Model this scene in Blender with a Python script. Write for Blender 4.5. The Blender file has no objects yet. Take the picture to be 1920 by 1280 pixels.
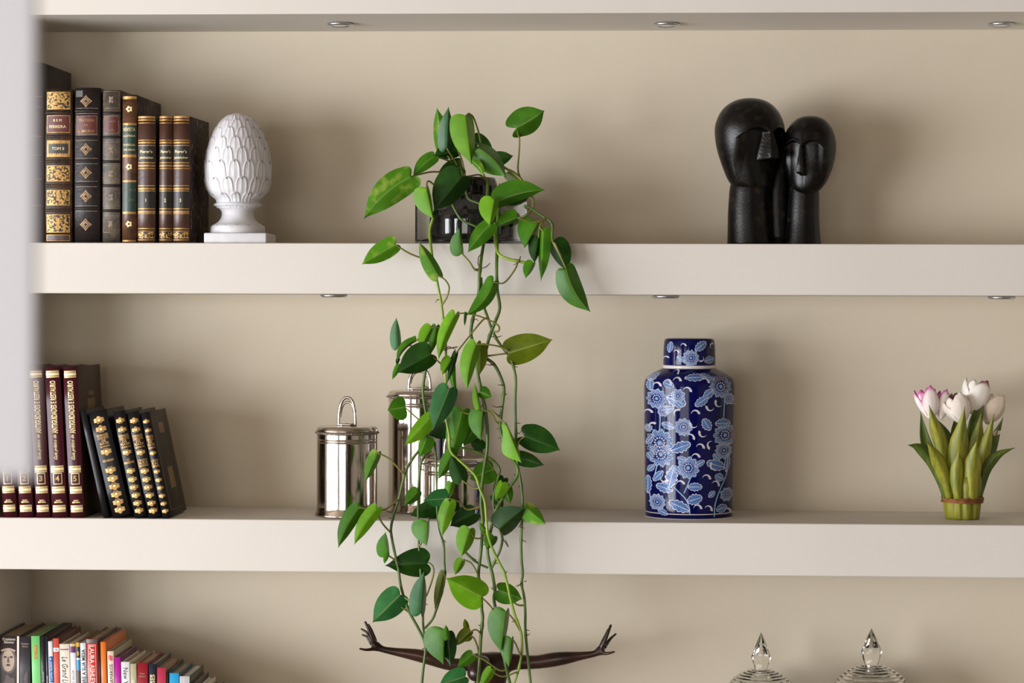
import bpy, bmesh, math, random
from mathutils import Vector, Matrix

# ------------------------------------------------------------------ camera, world, light
SC = bpy.context.scene
COL = SC.collection
FPX, CXP, CYP = 4200.0, 960.0, 577.0          # focal length and principal point in photograph pixels
TH = math.atan(0.047)                           # yaw to the left
RO = 0.00307                                    # small roll
DIST, EYE = 3.7, 1.5
CAM = Vector((0.0, -DIST, EYE))
FWD = Vector((-math.sin(TH), math.cos(TH), 0))
R0 = Vector((math.cos(TH), math.sin(TH), 0))
UPZ = Vector((0, 0, 1))
RGT = R0 * math.cos(RO) + UPZ * math.sin(RO)
UPV = UPZ * math.cos(RO) - R0 * math.sin(RO)
cd = bpy.data.cameras.new('camera')
cam = bpy.data.objects.new('camera', cd)
COL.objects.link(cam)
m = Matrix.Identity(4)
for i in range(3):
    m[i][0], m[i][1], m[i][2], m[i][3] = RGT[i], UPV[i], -FWD[i], CAM[i]
cam.matrix_world = m
cd.sensor_fit = 'HORIZONTAL'
cd.sensor_width = 36.0
cd.lens = FPX / 1920 * 36.0
cd.shift_y = -(640 - CYP) / 1920
cd.clip_start = 0.05
cd.dof.use_dof = True
cd.dof.focus_distance = 3.72
cd.dof.aperture_fstop = 5.0
SC.camera = cam

vs = SC.view_settings
vs.view_transform = 'Standard'
vs.look = 'None'
vs.gamma = 1.0
vs.exposure = -0.11
vs.use_curve_mapping = False

def C(r, g, b):
    def f(c):
        c /= 255.0
        return c / 12.92 if c <= 0.04045 else ((c + 0.055) / 1.055) ** 2.4
    return (f(r), f(g), f(b), 1.0)

w = bpy.data.worlds.new('world')
SC.world = w
w.use_nodes = True
bg = w.node_tree.nodes['Background']
bg.inputs[0].default_value = C(226, 234, 246)
bg.inputs[1].default_value = .7

def area(name, loc, target, sx, sy, power, col):
    l = bpy.data.lights.new(name, 'AREA')
    l.shape = 'RECTANGLE'
    l.size, l.size_y = sx, sy
    l.energy = power
    l.color = col[:3]
    o = bpy.data.objects.new(name, l)
    o.location = loc
    d = Vector(target) - Vector(loc)
    o.rotation_euler = d.to_track_quat('-Z', 'Y').to_euler()
    COL.objects.link(o)
    return o

# daylight through the tall window doors of the room's left wall
for i, (y, wd, e) in enumerate(((-1.72, 1.0, 96), (-2.9, 1.1, 112), (-4.1, 1.1, 112), (-5.35, 1.15, 106))):
    area('window_daylight', (-4.62, y, 1.05), (-1.2, y + 1.6, 1.12), wd, 1.8, e, C(248, 250, 255))
area('rear_window_daylight', (-1.9, -7.9, 1.3), (-.4, 0, 1.4), 3.2, 2.0, 95, C(255, 250, 243))  # added fill lamp behind the camera, softens shadows in the niche

# ------------------------------------------------------------------ helpers
def ray(px, py):
    return FWD + RGT * ((px - CXP) / FPX) - UPV * ((py - CYP) / FPX)

def atY(px, py, Y):
    d = ray(px, py)
    return CAM + d * ((Y - CAM.y) / d.y)

def atZ(px, py, Z):
    d = ray(px, py)
    return CAM + d * ((Z - CAM.z) / d.z)

PXM = FPX / DIST                                # pixels per metre on the shelf's front plane

class MB:
    def __init__(s):
        s.v, s.f, s.mi, s.sm = [], [], [], []
        s.att = None

    def add(s, vs, fs, mi=0, smooth=False):
        o = len(s.v)
        s.v += [tuple(p) for p in vs]
        for f in fs:
            s.f.append(tuple(i + o for i in f))
            s.mi.append(mi)
            s.sm.append(smooth)

    def box(s, x0, x1, y0, y1, z0, z1, mi=0):
        v = [(x, y, z) for x in (x0, x1) for y in (y0, y1) for z in (z0, z1)]
        s.add(v, [(0, 1, 3, 2), (4, 6, 7, 5), (0, 4, 5, 1), (2, 3, 7, 6), (0, 2, 6, 4), (1, 5, 7, 3)], mi)

    def rbox(s, x0, x1, y0, y1, z0, z1, b, mi=0, seg=2):
        bm = bmesh.new()
        bmesh.ops.create_cube(bm, size=1)
        for q in bm.verts:
            q.co = Vector((x0 + (q.co.x + .5) * (x1 - x0), y0 + (q.co.y + .5) * (y1 - y0), z0 + (q.co.z + .5) * (z1 - z0)))
        bmesh.ops.bevel(bm, geom=list(bm.edges), offset=b, segments=seg, affect='EDGES', profile=0.5)
        bm.verts.index_update()
        s.add([q.co for q in bm.verts], [[q.index for q in f.verts] for f in bm.faces], mi, True)
        bm.free()

    def lathe(s, prof, c, n=48, mi=0, smooth=True, cap=True, sq=1.0):
        # prof: (radius, z) from bottom to top about the axis through c
        v, f = [], []
        if smooth:                               # holding loops keep long straight walls from shading like bulges
            q = [prof[0]]
            for (ra, za), (rb, zb) in zip(prof, prof[1:]):
                l = math.hypot(rb - ra, zb - za)
                if l > .006:
                    for t in (.0006 / l, 1 - .0006 / l):
                        q.append((ra + (rb - ra) * t, za + (zb - za) * t))
                q.append((rb, zb))
            prof = q
        for r, z in prof:
            for k in range(n):
                a = 2 * math.pi * k / n
                v.append((c[0] + r * math.cos(a), c[1] + r * sq * math.sin(a), c[2] + z))
        for i in range(len(prof) - 1):
            for k in range(n):
                k2 = (k + 1) % n
                f.append((i * n + k, i * n + k2, (i + 1) * n + k2, (i + 1) * n + k))
        if cap:
            f.append(tuple(reversed(range(n))))
            f.append(tuple(range((len(prof) - 1) * n, len(prof) * n)))
        s.add(v, f, mi, smooth)

    def tube(s, pts, rad, n=8, mi=0, smooth=True):
        pts = [Vector(p) for p in pts]
        N = len(pts)
        if not isinstance(rad, (list, tuple)):
            rad = [rad] * N
        v, f = [], []
        prev = None
        for i, p in enumerate(pts):
            t = (pts[min(i + 1, N - 1)] - pts[max(i - 1, 0)]).normalized()
            if prev is None:
                a = Vector((0, 1, 0)) if abs(t.y) < .8 else Vector((1, 0, 0))
                u = t.cross(a).normalized()
            else:
                u = (prev - t * prev.dot(t))
                u = u.normalized() if u.length > 1e-6 else t.orthogonal().normalized()
            prev = u
            b = t.cross(u)
            for k in range(n):
                an = 2 * math.pi * k / n
                v.append(p + (u * math.cos(an) + b * math.sin(an)) * rad[i])
        for i in range(N - 1):
            for k in range(n):
                k2 = (k + 1) % n
                f.append((i * n + k, i * n + k2, (i + 1) * n + k2, (i + 1) * n + k))
        f.append(tuple(reversed(range(n))))
        f.append(tuple(range((N - 1) * n, N * n)))
        s.add(v, f, mi, smooth)

def children_origin(o):
    p = Vector((0, 0, 0))
    while o:
        p = p + o.location
        o = o.parent
    return p

def build(mb, name, mats, parent=None, world=True):
    if not isinstance(mats, (list, tuple)):
        mats = [mats]
    off = children_origin(parent) if (world and parent) else Vector((0, 0, 0))
    me = bpy.data.meshes.new(name)
    me.from_pydata([(p[0] - off.x, p[1] - off.y, p[2] - off.z) for p in mb.v], [], mb.f)
    for q in mats:
        me.materials.append(q)
    me.polygons.foreach_set('material_index', mb.mi)
    me.polygons.foreach_set('use_smooth', mb.sm)
    if mb.att:
        a = me.attributes.new('rib', 'FLOAT', 'POINT')
        a.data.foreach_set('value', mb.att)
    me.update()
    o = bpy.data.objects.new(name, me)
    o.parent = parent
    COL.objects.link(o)
    return o

def tag(o, label, cat, group=None, kind=None):
    o['label'] = label
    o['category'] = cat
    if group:
        o['group'] = group
    if kind:
        o['kind'] = kind
    return o

def thing(name, label, cat, loc, group=None):
    o = bpy.data.objects.new(name, None)
    o.empty_display_size = 0.02
    o.location = loc
    COL.objects.link(o)
    return tag(o, label, cat, group)

def struct(mb, name, mats):
    o = build(mb, name, mats)
    o['kind'] = 'structure'
    return o

def spline(pts, sub=5):
    # Catmull-Rom through tuples of any length
    P = [pts[0]] + list(pts) + [pts[-1]]
    out = []
    for i in range(1, len(P) - 2):
        a, b, c, d = P[i - 1], P[i], P[i + 1], P[i + 2]
        for k in range(sub):
            t = k / sub
            out.append(tuple(.5 * (2 * b[j] + (c[j] - a[j]) * t + (2 * a[j] - 5 * b[j] + 4 * c[j] - d[j]) * t * t +
                                   (3 * b[j] - a[j] - 3 * c[j] + d[j]) * t ** 3) for j in range(len(b))))
    out.append(tuple(pts[-1]))
    return out

_M = {}
def mat(name, col, rough=.5, metal=0.0, spec=.5, col2=None, nscale=8.0, lo=.35, hi=.65, bump=0.0, bscale=60.0,
        coat=0.0, detail=4.0, stretch=None):
    if name in _M:
        return _M[name]
    q = bpy.data.materials.new(name)
    q.use_nodes = True
    nt = q.node_tree
    b = nt.nodes['Principled BSDF']
    b.inputs['Base Color'].default_value = col
    b.inputs['Roughness'].default_value = rough
    b.inputs['Metallic'].default_value = metal
    b.inputs['Specular IOR Level'].default_value = spec
    b.inputs['Coat Weight'].default_value = coat
    b.inputs['Coat Roughness'].default_value = .06
    if col2 or bump:
        tc = nt.nodes.new('ShaderNodeTexCoord')
        src = tc.outputs['Object']
        if stretch:
            mp = nt.nodes.new('ShaderNodeMapping')
            mp.inputs['Scale'].default_value = stretch
            nt.links.new(src, mp.inputs[0])
            src = mp.outputs[0]
    if col2:
        n = nt.nodes.new('ShaderNodeTexNoise')
        n.inputs['Scale'].default_value = nscale
        n.inputs['Detail'].default_value = detail
        r = nt.nodes.new('ShaderNodeValToRGB')
        r.color_ramp.elements[0].position, r.color_ramp.elements[1].position = lo, hi
        r.color_ramp.elements[0].color, r.color_ramp.elements[1].color = col, col2
        nt.links.new(src, n.inputs['Vector'])
        nt.links.new(n.outputs['Fac'], r.inputs[0])
        nt.links.new(r.outputs[0], b.inputs['Base Color'])
    if bump:
        n2 = nt.nodes.new('ShaderNodeTexNoise')
        n2.inputs['Scale'].default_value = bscale
        n2.inputs['Detail'].default_value = 5
        bp = nt.nodes.new('ShaderNodeBump')
        bp.inputs['Strength'].default_value = bump
        bp.inputs['Distance'].default_value = .002
        nt.links.new(src, n2.inputs['Vector'])
        nt.links.new(n2.outputs['Fac'], bp.inputs['Height'])
        nt.links.new(bp.outputs[0], b.inputs['Normal'])
    _M[name] = q
    return q

def glass(name, tint=(1, 1, 1, 1), ior=1.5, thin=False, rough=0.0):
    if name in _M:
        return _M[name]
    q = bpy.data.materials.new(name)
    q.use_nodes = True
    nt = q.node_tree
    out = nt.nodes['Material Output']
    nt.nodes.remove(nt.nodes['Principled BSDF'])
    if thin:
        tr = nt.nodes.new('ShaderNodeBsdfTransparent')
        tr.inputs[0].default_value = tint
        gl = nt.nodes.new('ShaderNodeBsdfGlossy')
        gl.inputs['Roughness'].default_value = .03
        fr = nt.nodes.new('ShaderNodeFresnel')
        fr.inputs[0].default_value = ior
        mx = nt.nodes.new('ShaderNodeMixShader')
        nt.links.new(fr.outputs[0], mx.inputs[0])
        nt.links.new(tr.outputs[0], mx.inputs[1])
        nt.links.new(gl.outputs[0], mx.inputs[2])
        nt.links.new(mx.outputs[0], out.inputs[0])
    else:
        g = nt.nodes.new('ShaderNodeBsdfGlass')
        g.inputs['Color'].default_value = tint
        g.inputs['IOR'].default_value = ior
        g.inputs['Roughness'].default_value = rough
        nt.links.new(g.outputs[0], out.inputs[0])
    _M[name] = q
    return q

_T = {}
def text_geo(body, bold=0.0, shear=0.0):
    """flat glyph mesh of height ~1, centred on its own middle: verts (x,z), faces, width"""
    k = (body, bold, shear)
    if k in _T:
        return _T[k]
    cu = bpy.data.curves.new('lettering', 'FONT')
    cu.body = body
    cu.size = 1.0
    cu.resolution_u = 2
    cu.offset = bold
    cu.shear = shear
    o = bpy.data.objects.new('lettering', cu)
    COL.objects.link(o)
    dg = bpy.context.evaluated_depsgraph_get()
    me = bpy.data.meshes.new_from_object(o.evaluated_get(dg))
    vv = [(p.co.x, p.co.y) for p in me.vertices]
    ff = [tuple(p.vertices) for p in me.polygons]
    bpy.data.objects.remove(o)
    bpy.data.curves.remove(cu)
    bpy.data.meshes.remove(me)
    if not vv:
        _T[k] = ([], [], 1.0, 1.0)
        return _T[k]
    xs = [p[0] for p in vv]
    zs = [p[1] for p in vv]
    cx, cz = (min(xs) + max(xs)) / 2, (min(zs) + max(zs)) / 2
    _T[k] = ([(x - cx, z - cz) for x, z in vv], ff, max(xs) - min(xs), max(zs) - min(zs))
    return _T[k]

# ------------------------------------------------------------------ setting: the niche wall and the room around it
PAINT = mat('painted_plaster', C(217, 212, 204), rough=.75, spec=.25, col2=C(213, 208, 200), nscale=3, bump=.05, bscale=180)
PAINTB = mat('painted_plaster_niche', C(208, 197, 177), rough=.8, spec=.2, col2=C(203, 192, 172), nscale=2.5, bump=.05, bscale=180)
ROOMW = mat('room_wall_paint', C(200, 192, 180), rough=.8)
BROWN = mat('dark_wood_panelling', C(70, 48, 36), rough=.45, col2=C(46, 31, 24), nscale=6, stretch=(6, 6, .6))
WHITE = mat('white_lacquer', C(232, 230, 230), rough=.55)
FLOORM = mat('oak_floor', C(168, 156, 140), rough=.4, col2=C(146, 134, 118), nscale=5, stretch=(1, 8, 1))

BACK = 0.235
HEAD_Z = atY(960, 25, 0).z
S2T, S2B = atY(960, 456.3, 0).z, atY(960, 551.8, 0).z
S3T, S3B = atY(960, 977.5, 0).z, atY(960, 1075, 0).z
S4T = atY(960, 1492, 0).z
S4B = S4T - .085
XL = atY(60, 1100, BACK).x                     # left side wall of the niche
XR = atY(2330, 600, BACK).x
CEIL = 2.75

q = MB(); q.box(-4.85, XR + .3, BACK, BACK + .1, 0, CEIL); struct(q, 'wall_back', PAINTB)
q = MB(); q.box(-4.85, XL, 0, BACK, 0, CEIL); struct(q, 'wall_left', PAINT)
q = MB(); q.box(XR, XR + .3, 0, BACK, 0, CEIL); struct(q, 'wall_right', PAINT)
q = MB(); q.box(XL, XR, 0, BACK, HEAD_Z, CEIL); struct(q, 'trim_1', PAINT)
q = MB(); q.box(-4.85, 3.0, -8.15, BACK, -.05, 0); struct(q, 'floor', FLOORM)
q = MB(); q.box(-4.85, 3.0, -8.15, BACK, CEIL, CEIL + .05); struct(q, 'ceiling', mat('ceiling_wood', C(150, 132, 112), rough=.7))
# room walls, with the window opening on the left
b = MB()
for (p0, p1, c0, c1) in ((-8.0, -6.1, 0, CEIL), (-1.2, 0, 0, CEIL), (-6.1, -1.2, 0, .1), (-6.1, -1.2, 2.4, CEIL)):
    b.box(-4.85, -4.7, p0, p1, c0, c1)
struct(b, 'wall_window_side', ROOMW)
b = MB()
for (p0, p1, c0, c1) in ((-4.7, -3.6, 0, CEIL), (-.2, 3.0, 0, CEIL), (-3.6, -.2, 0, .25), (-3.6, -.2, 2.35, CEIL)):
    b.box(p0, p1, -8.15, -8.0, c0, c1)
struct(b, 'wall_rear', BROWN)
q = MB()
for xx in (-3.6, -1.93, -.26):
    q.box(xx, xx + .06, -8.1, -8.04, .25, 2.35)
for zz in (.25, 2.29):
    q.box(-3.6, -.2, -8.1, -8.04, zz, zz + .06)
struct(q, 'window_2', WHITE)  # frame and rear wall opening made up to go with the added fill lamp
q = MB(); q.box(2.85, 3.0, -8.0, 0, 0, CEIL); struct(q, 'wall_far_side', mat('far_wall_paint', C(160, 150, 138), rough=.8))
q = MB()
for yy in (-6.1, -4.76, -3.54, -2.3, -1.26):
    q.box(-4.78, -4.72, yy, yy + .06, .1, 2.4)
for zz in (.1, 2.34):
    q.box(-4.78, -4.72, -6.1, -1.2, zz, zz + .06)
struct(q, 'window_1', WHITE)

# three built-in shelves
def shelf(z0, z1, label):
    b = MB(); b.rbox(XL, XR, 0.0, BACK, z0, z1, .0012, seg=1)
    for i in range(len(b.sm)):
        b.sm[i] = False
    return tag(build(b, 'shelf', PAINT), label, 'shelf', 'thick built-in shelves')
shelf(S2B, S2T, 'thick cream built-in shelf carrying old leather books, potted plant and black sculpture')
shelf(S3B, S3T, 'thick cream built-in shelf carrying metal canisters, blue jar and tulips')
shelf(S4B, S4T, 'lowest cream shelf under the colourful books, below the picture edge')

# recessed spotlights
STEEL = mat('brushed_steel', C(190, 192, 196), rough=.3, metal=1.0)
LENS = mat('frosted_lens', C(205, 210, 216), rough=.25)
def downlight(x, y, z, label):
    t = thing('downlight', label, 'light', (x, y, z), 'recessed spotlights in the shelf undersides')
    r = .0225
    b = MB(); b.lathe([(r, -.0005), (r, -.0035), (r * .93, -.0052), (r * .74, -.0052), (r * .70, -.003), (r * .70, -.0005)], (x, y, z), 40)
    build(b, 'trim_ring', STEEL, t)
    b = MB(); b.lathe([(r * .70, -.0006), (r * .69, -.0036), (r * .45, -.0050), (r * .1, -.0056)], (x, y, z), 32)
    build(b, 'lens', LENS, t)
for px, lab in ((638, 'left'), (1250, 'middle'), (1878, 'right')):
    p = atZ(px, 43.5, HEAD_Z)
    downlight(p.x, p.y, HEAD_Z, 'small round steel spotlight set in the top soffit, %s one of three' % lab)
for px, lab in ((628, 'left'), (1248, 'middle'), (1875, 'right')):
    p = atY(px, 553, .085)
    downlight(p.x, .07, S2B, 'small round spotlight under the shelf holding the potted plant, %s one of three' % lab)

# white ceiling-hung panel standing close to the camera, out of focus at upper left
a = atY(75, 300, -2.6); bz = atY(0, 902, -2.6).z
q = MB(); q.rbox(-.3, 0, 0, .03, bz, CEIL, .006, seg=3)
ca, sa = math.cos(.42), math.sin(.42)
PANELW = mat('panel_white', C(176, 173, 176), rough=.6)
q.v = [(a.x + x * ca - y * sa, a.y - x * sa + y * ca, z) for x, y, z in q.v]
tag(build(q, 'hanging_panel', PANELW), 'blurred white ceiling-hung panel close to the camera at upper left', 'panel')
# ------------------------------------------------------------------ books
GOLD = mat('gilt', C(196, 158, 92), rough=.38, metal=.35, col2=C(158, 114, 58), nscale=120)
PALEGOLD = mat('pale_gilt', C(240, 216, 160), rough=.4, metal=.2)
PAGES = mat('paper_edges', C(196, 178, 152), rough=.85, col2=C(168, 148, 122), nscale=60, stretch=(30, 1, 1))
WPAGES = mat('white_paper_edges', C(226, 224, 222), rough=.8)
DLEATH = mat('dark_leather', C(40, 33, 33), rough=.42, spec=.26, col2=C(34, 28, 28), nscale=40, bump=.3, bscale=220)
BLEATH = mat('black_leather_worn', C(36, 28, 22), rough=.45, spec=.26, col2=C(70, 46, 30), nscale=60, bump=.3, bscale=200)
GLEATH = mat('grey_brown_calf', C(104, 92, 76), rough=.5, col2=C(66, 60, 56), nscale=70, bump=.3, bscale=240)
BRLEATH = mat('brown_calf', C(80, 50, 38), rough=.35, col2=C(58, 38, 32), nscale=30, bump=.15, bscale=200)
TORT = mat('tree_calf', C(104, 66, 40), rough=.35, col2=C(52, 36, 28), nscale=50, bump=.15)
SPECK = mat('speckled_board', C(40, 28, 24), rough=.6, spec=.26, col2=C(140, 108, 84), nscale=190, lo=.56, hi=.70, bump=.4, bscale=260, stretch=(1, 1, .45))
ARAB = mat('gilt_arabesque', C(186, 144, 74), rough=.4, metal=.25, col2=C(46, 34, 24), nscale=300, lo=.47, hi=.53, detail=1.5)
FADED = mat('rubbed_gilt', C(150, 128, 100), rough=.5, col2=C(92, 84, 76), nscale=200, lo=.4, hi=.6)
REDLAB = mat('red_morocco_label', C(88, 34, 30), rough=.4)
GRNLAB = mat('green_morocco_label', C(36, 62, 52), rough=.35)
BLKLAB = mat('black_morocco_label', C(38, 36, 32), rough=.35)
MAROON = mat('maroon_leatherette', C(64, 18, 28), rough=.3, spec=.26, bump=.1, bscale=300)
BLACKL = mat('black_leatherette', C(21, 20, 24), rough=.33, spec=.26, bump=.1, bscale=300)
BROWNB = mat('brown_board_side', C(66, 48, 36), rough=.5, spec=.26)

class Book:
    """local frame: x 0..t across the spine, y 0..d into the shelf, z 0..h up; the spine bulges towards -y"""
    def __init__(s, t, h, d, bulge, cover, board=None, pages=PAGES, bt=.0026, name='book', inset=.0035):
        s.t, s.h, s.d, s.bulge = t, h, d, bulge
        s.root = bpy.data.objects.new(name, None)
        s.root.empty_display_size = .02
        COL.objects.link(s.root)
        b = MB()
        n = 10
        # spine shell
        v, f = [], []
        for z in (0, h * .25, h * .5, h * .75, h):
            for k in range(n + 1):
                x = t * k / n
                v.append((x, s.sy(x), z))
            for k in range(n + 1):
                x = t * k / n
                v.append((x, s.sy(x) + .0022, z))
        st = 2 * (n + 1)
        for i in range(4):
            for k in range(n):
                f.append((i * st + k, i * st + k + 1, (i + 1) * st + k + 1, (i + 1) * st + k))
                o = n + 1
                f.append((i * st + o + k + 1, i * st + o + k, (i + 1) * st + o + k, (i + 1) * st + o + k + 1))
        for k in range(n):
            f.append((k + 1, k, n + 1 + k, n + 2 + k))
            T = 4 * st
            f.append((T + k, T + k + 1, T + n + 2 + k, T + n + 1 + k))
        b.add(v, f, 0, True)
        for x0, x1 in ((0, bt), (t - bt, t)):
            b.rbox(x0, x1, .0005, d, 0, h, .0006, mi=1, seg=1)
        build(b, 'cover', [cover, board or cover], s.root, False)
        b = MB(); b.box(bt * .9, t - bt * .9, .002, d - inset, inset, h - inset)
        build(b, 'page_block', pages, s.root, False)
        s.layers = {}

    def sy(s, x):
        u = 2 * x / s.t - 1
        return -s.bulge * (1 - u * u)

    def lay(s, name, m_):
        k = (name, m_.name) if name not in ('title_label', 'gilt_panel', 'spine_label', 'paper_tag') else (name, m_.name, len(s.layers))
        if k not in s.layers:
            s.layers[k] = (MB(), m_)
        return s.layers[k][0]

    def P(s, x, z, e):
        return (x, s.sy(min(max(x, 0), s.t)) - e, z)

    def rect(s, x0, x1, z0, z1, m_, e=.0003, name='gilt_tooling'):
        b = s.lay(name, m_)
        n = 6
        x0, x1 = x0 * s.t, x1 * s.t
        v = []
        for k in range(n + 1):
            x = x0 + (x1 - x0) * k / n
            v += [s.P(x, z0, e), s.P(x, z1, e)]
        b.add(v, [(2 * k, 2 * k + 2, 2 * k + 3, 2 * k + 1) for k in range(n)], 0, True)

    def frame(s, x0, x1, z0, z1, wd, m_, e=.0004, name='gilt_tooling'):
        wx = wd / s.t
        s.rect(x0, x1, z0, z0 + wd, m_, e, name); s.rect(x0, x1, z1 - wd, z1, m_, e, name)
        s.rect(x0, x0 + wx, z0, z1, m_, e, name); s.rect(x1 - wx, x1, z0, z1, m_, e, name)

    def poly(s, pts, cx, cz, m_, e=.0005, name='gilt_tooling'):
        b = s.lay(name, m_)
        b.add([s.P(cx, cz, e)] + [s.P(cx + x, cz + z, e) for x, z in pts],
              [(0, i + 1, (i + 1) % len(pts) + 1) for i in range(len(pts))])

    def text(s, body, cx, cz, hgt, m_, rot=0, maxw=None, bold=.0, shear=0, e=.0006, name='lettering'):
        v, f, w_, h_ = text_geo(body, bold, shear)
        if not v:
            return
        k = hgt / h_
        kx = k
        if maxw and w_ * k > maxw:
            kx = maxw / w_
        out = []
        for x, z in v:
            x, z = x * kx, z * k
            if rot == 90:
                x, z = -z, x
            elif rot == -90:
                x, z = z, -x
            out.append(s.P(cx * s.t + x, cz + z, e))
        s.lay(name, m_).add(out, f)

    def band(s, z, r, m_):
        b = MB()
        n = 10
        prof = [(-1.0, 0), (-.7, .6), (0, 1), (.7, .6), (1.0, 0)]
        v = []
        for dz, dy in prof:
            for k in range(n + 1):
                x = s.t * k / n
                v.append((x, s.sy(x) - dy * r * .75 + .0002, z + dz * r))
        f = [(i * (n + 1) + k, i * (n + 1) + k + 1, (i + 1) * (n + 1) + k + 1, (i + 1) * (n + 1) + k) for i in range(4) for k in range(n)]
        b.add(v, f, 0, True)
        build(b, 'raised_band', m_, s.root, False)

    def finish(s, label, loc, lean=0.0, yaw=0.0, group=None):
        for key, (b, m_) in s.layers.items():
            o = build(b, key[0], m_, s.root, False)
            if key[0] in ('gilt_tooling', 'lettering', 'cover_picture'):
                o['kind'] = 'stuff'
        s.root.rotation_euler = (0, -lean, yaw)
        s.root.location = loc
        tag(s.root, label, 'book', group)

def petals(rx, rz, n, dep, ph=0):
    out = []
    for k in range(n * 6):
        a = 2 * math.pi * k / (n * 6)
        r = 1 - dep * (.5 + .5 * math.cos(n * a + ph))
        out.append((rx * r * math.cos(a), rz * r * math.sin(a)))
    return out

def px_book(x0, x1, ytop, Y, zs, d, bulge, cover, **k):
    a, c = atY(x0, ytop, Y), atY(x1, ytop, Y)
    b = Book(c.x - a.x - .0006, a.z - zs, d, bulge, cover, **k)
    return b, Vector((a.x, Y, zs))

G1 = 'old leather-bound books on the upper shelf'
def zz(b, py, Y=.02):                 # photo row -> height in a book standing on the upper shelf
    return atY(200, py, Y).z - S2T

# folio partly hidden by the blurred panel
b, loc = px_book(40, 83, 118, .03, S2T, .17, .004, DLEATH)
for py in (180, 200, 255, 290, 335, 385):
    b.rect(.06, .94, zz(b, py) - .0005, zz(b, py) + .0005, FADED)
    b.band(zz(b, py + 6), .0022, DLEATH)
b.finish('tallest dark leather folio, half hidden by the blurred white panel', loc, 0, -.03, G1)

# gilt panelled volume
b, loc = px_book(86, 137, 167, .025, S2T, .155, .005, BLEATH)
for p0, p1, k in ((172, 205, 0), (216, 249, 1), (263, 294, 2), (310, 340, 0), (356, 385, 0), (402, 436, 0)):
    z0, z1 = zz(b, p1), zz(b, p0)
    if k == 0:
        b.rect(.05, .93, z0, z1, ARAB, .0003, 'gilt_panel')
        b.frame(.05, .93, z0, z1, .0012, GOLD)
        b.poly(petals(.0036, .0060, 4, .35), b.t * .5, (z0 + z1) / 2 + .002, GOLD)
    elif k == 1:
        b.rect(.05, .93, z0, z1, REDLAB, .0003, 'title_label')
        b.frame(.05, .93, z0, z1, .0011, GOLD)
        b.text('B E M', .47, z0 + .021, .0042, PALEGOLD, maxw=b.t * .5)
        b.text('FERREIRA', .47, z0 + .0105, .0048, PALEGOLD, maxw=b.t * .84)
    else:
        b.rect(.05, .93, z0, z1, GOLD, .0003)
        b.rect(.12, .86, z0 + .0045, z1 - .0045, BLKLAB, .0004, 'title_label')
        for kx in range(9):
            for zc in (z0 + .0048, z1 - .0048):
                b.poly([(-.0018, 0), (0, -.0018), (.0018, 0), (0, .0018)], b.t * (.14 + .70 * kx / 8), zc, GOLD)
        b.text('TOM II', .49, (z0 + z1) / 2, .005, PALEGOLD, maxw=b.t * .58)
b.rect(.05, .93, zz(b, 452), zz(b, 440), GOLD)
b.rect(.07, .91, zz(b, 451), zz(b, 441), BRLEATH, .0004, 'tail_panel')
for py in (211, 256, 302, 348, 394):
    b.band(zz(b, py), .0026, BLEATH)
b.finish('black leather book with bright gilt panels, red title label and TOM II', loc, 0, -.03, G1)

DGOLD = mat('dull_lozenge_gilt', C(164, 130, 88), rough=.45, metal=.2, col2=C(120, 92, 60), nscale=200)
# dark brown volume with gilt lozenges
b, loc = px_book(141, 189, 165, .022, S2T, .16, .006, DLEATH)
for cy in (190, 280, 324, 368, 421):
    for sc, m_ in ((1, DGOLD), (.72, DLEATH), (.6, DGOLD), (.3, DLEATH)):
        b.poly([(-.0105 * sc, 0), (-.004 * sc, -.0055 * sc), (0, -.0105 * sc), (.004 * sc, -.0055 * sc), (.0105 * sc, 0), (.004 * sc, .0055 * sc), (0, .0105 * sc), (-.004 * sc, .0055 * sc)],
               b.t * .47, zz(b, cy), m_, .0004 + .0001 * (1 - sc))
b.rect(.06, .9, zz(b, 252), zz(b, 217), REDLAB, .0003, 'title_label')
b.frame(.06, .9, zz(b, 252), zz(b, 217), .0007, FADED)
b.text('TRATADO', .48, zz(b, 226), .0042, GOLD, maxw=b.t * .62)
b.text('DE', .48, zz(b, 235), .0034, GOLD)
b.text('L. BRUNO', .48, zz(b, 246), .0044, GOLD, maxw=b.t * .74)
b.rect(.04, .34, zz(b, 182), zz(b, 170), BLKLAB, .0003, 'paper_tag')
for py in (208, 258, 302, 345, 391):
    b.band(zz(b, py), .0024, DLEATH)
    for dpy in (-5, 5):
        b.rect(.05, .92, zz(b, py + dpy) - .0004, zz(b, py + dpy) + .0004, FADED)
b.finish('dark brown leather book with a column of gilt lozenges', loc, 0, -.03, G1)

# rubbed grey calf volume
b, loc = px_book(193, 227, 169, .024, S2T, .165, .005, GLEATH, board=DLEATH)
for cy in (187, 282, 326, 370, 420):
    b.poly(petals(.005, .0075, 4, .45), b.t * .5, zz(b, cy), FADED)
    b.frame(.06, .94, zz(b, cy + 16), zz(b, cy - 16), .0007, FADED)
b.rect(.08, .92, zz(b, 250), zz(b, 218), REDLAB, .0003, 'title_label')
b.frame(.08, .92, zz(b, 250), zz(b, 218), .0009, FADED)
b.text('OBRAS', .5, zz(b, 227), .0035, FADED, maxw=b.t * .5)
b.text('TOM. I', .5, zz(b, 244), .0035, FADED, maxw=b.t * .55)
for py in (212, 257, 303, 348, 395):
    b.band(zz(b, py), .0025, DLEATH)
b.finish('rubbed grey-brown calf book with a small worn red label', loc, 0, -.03, G1)

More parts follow.
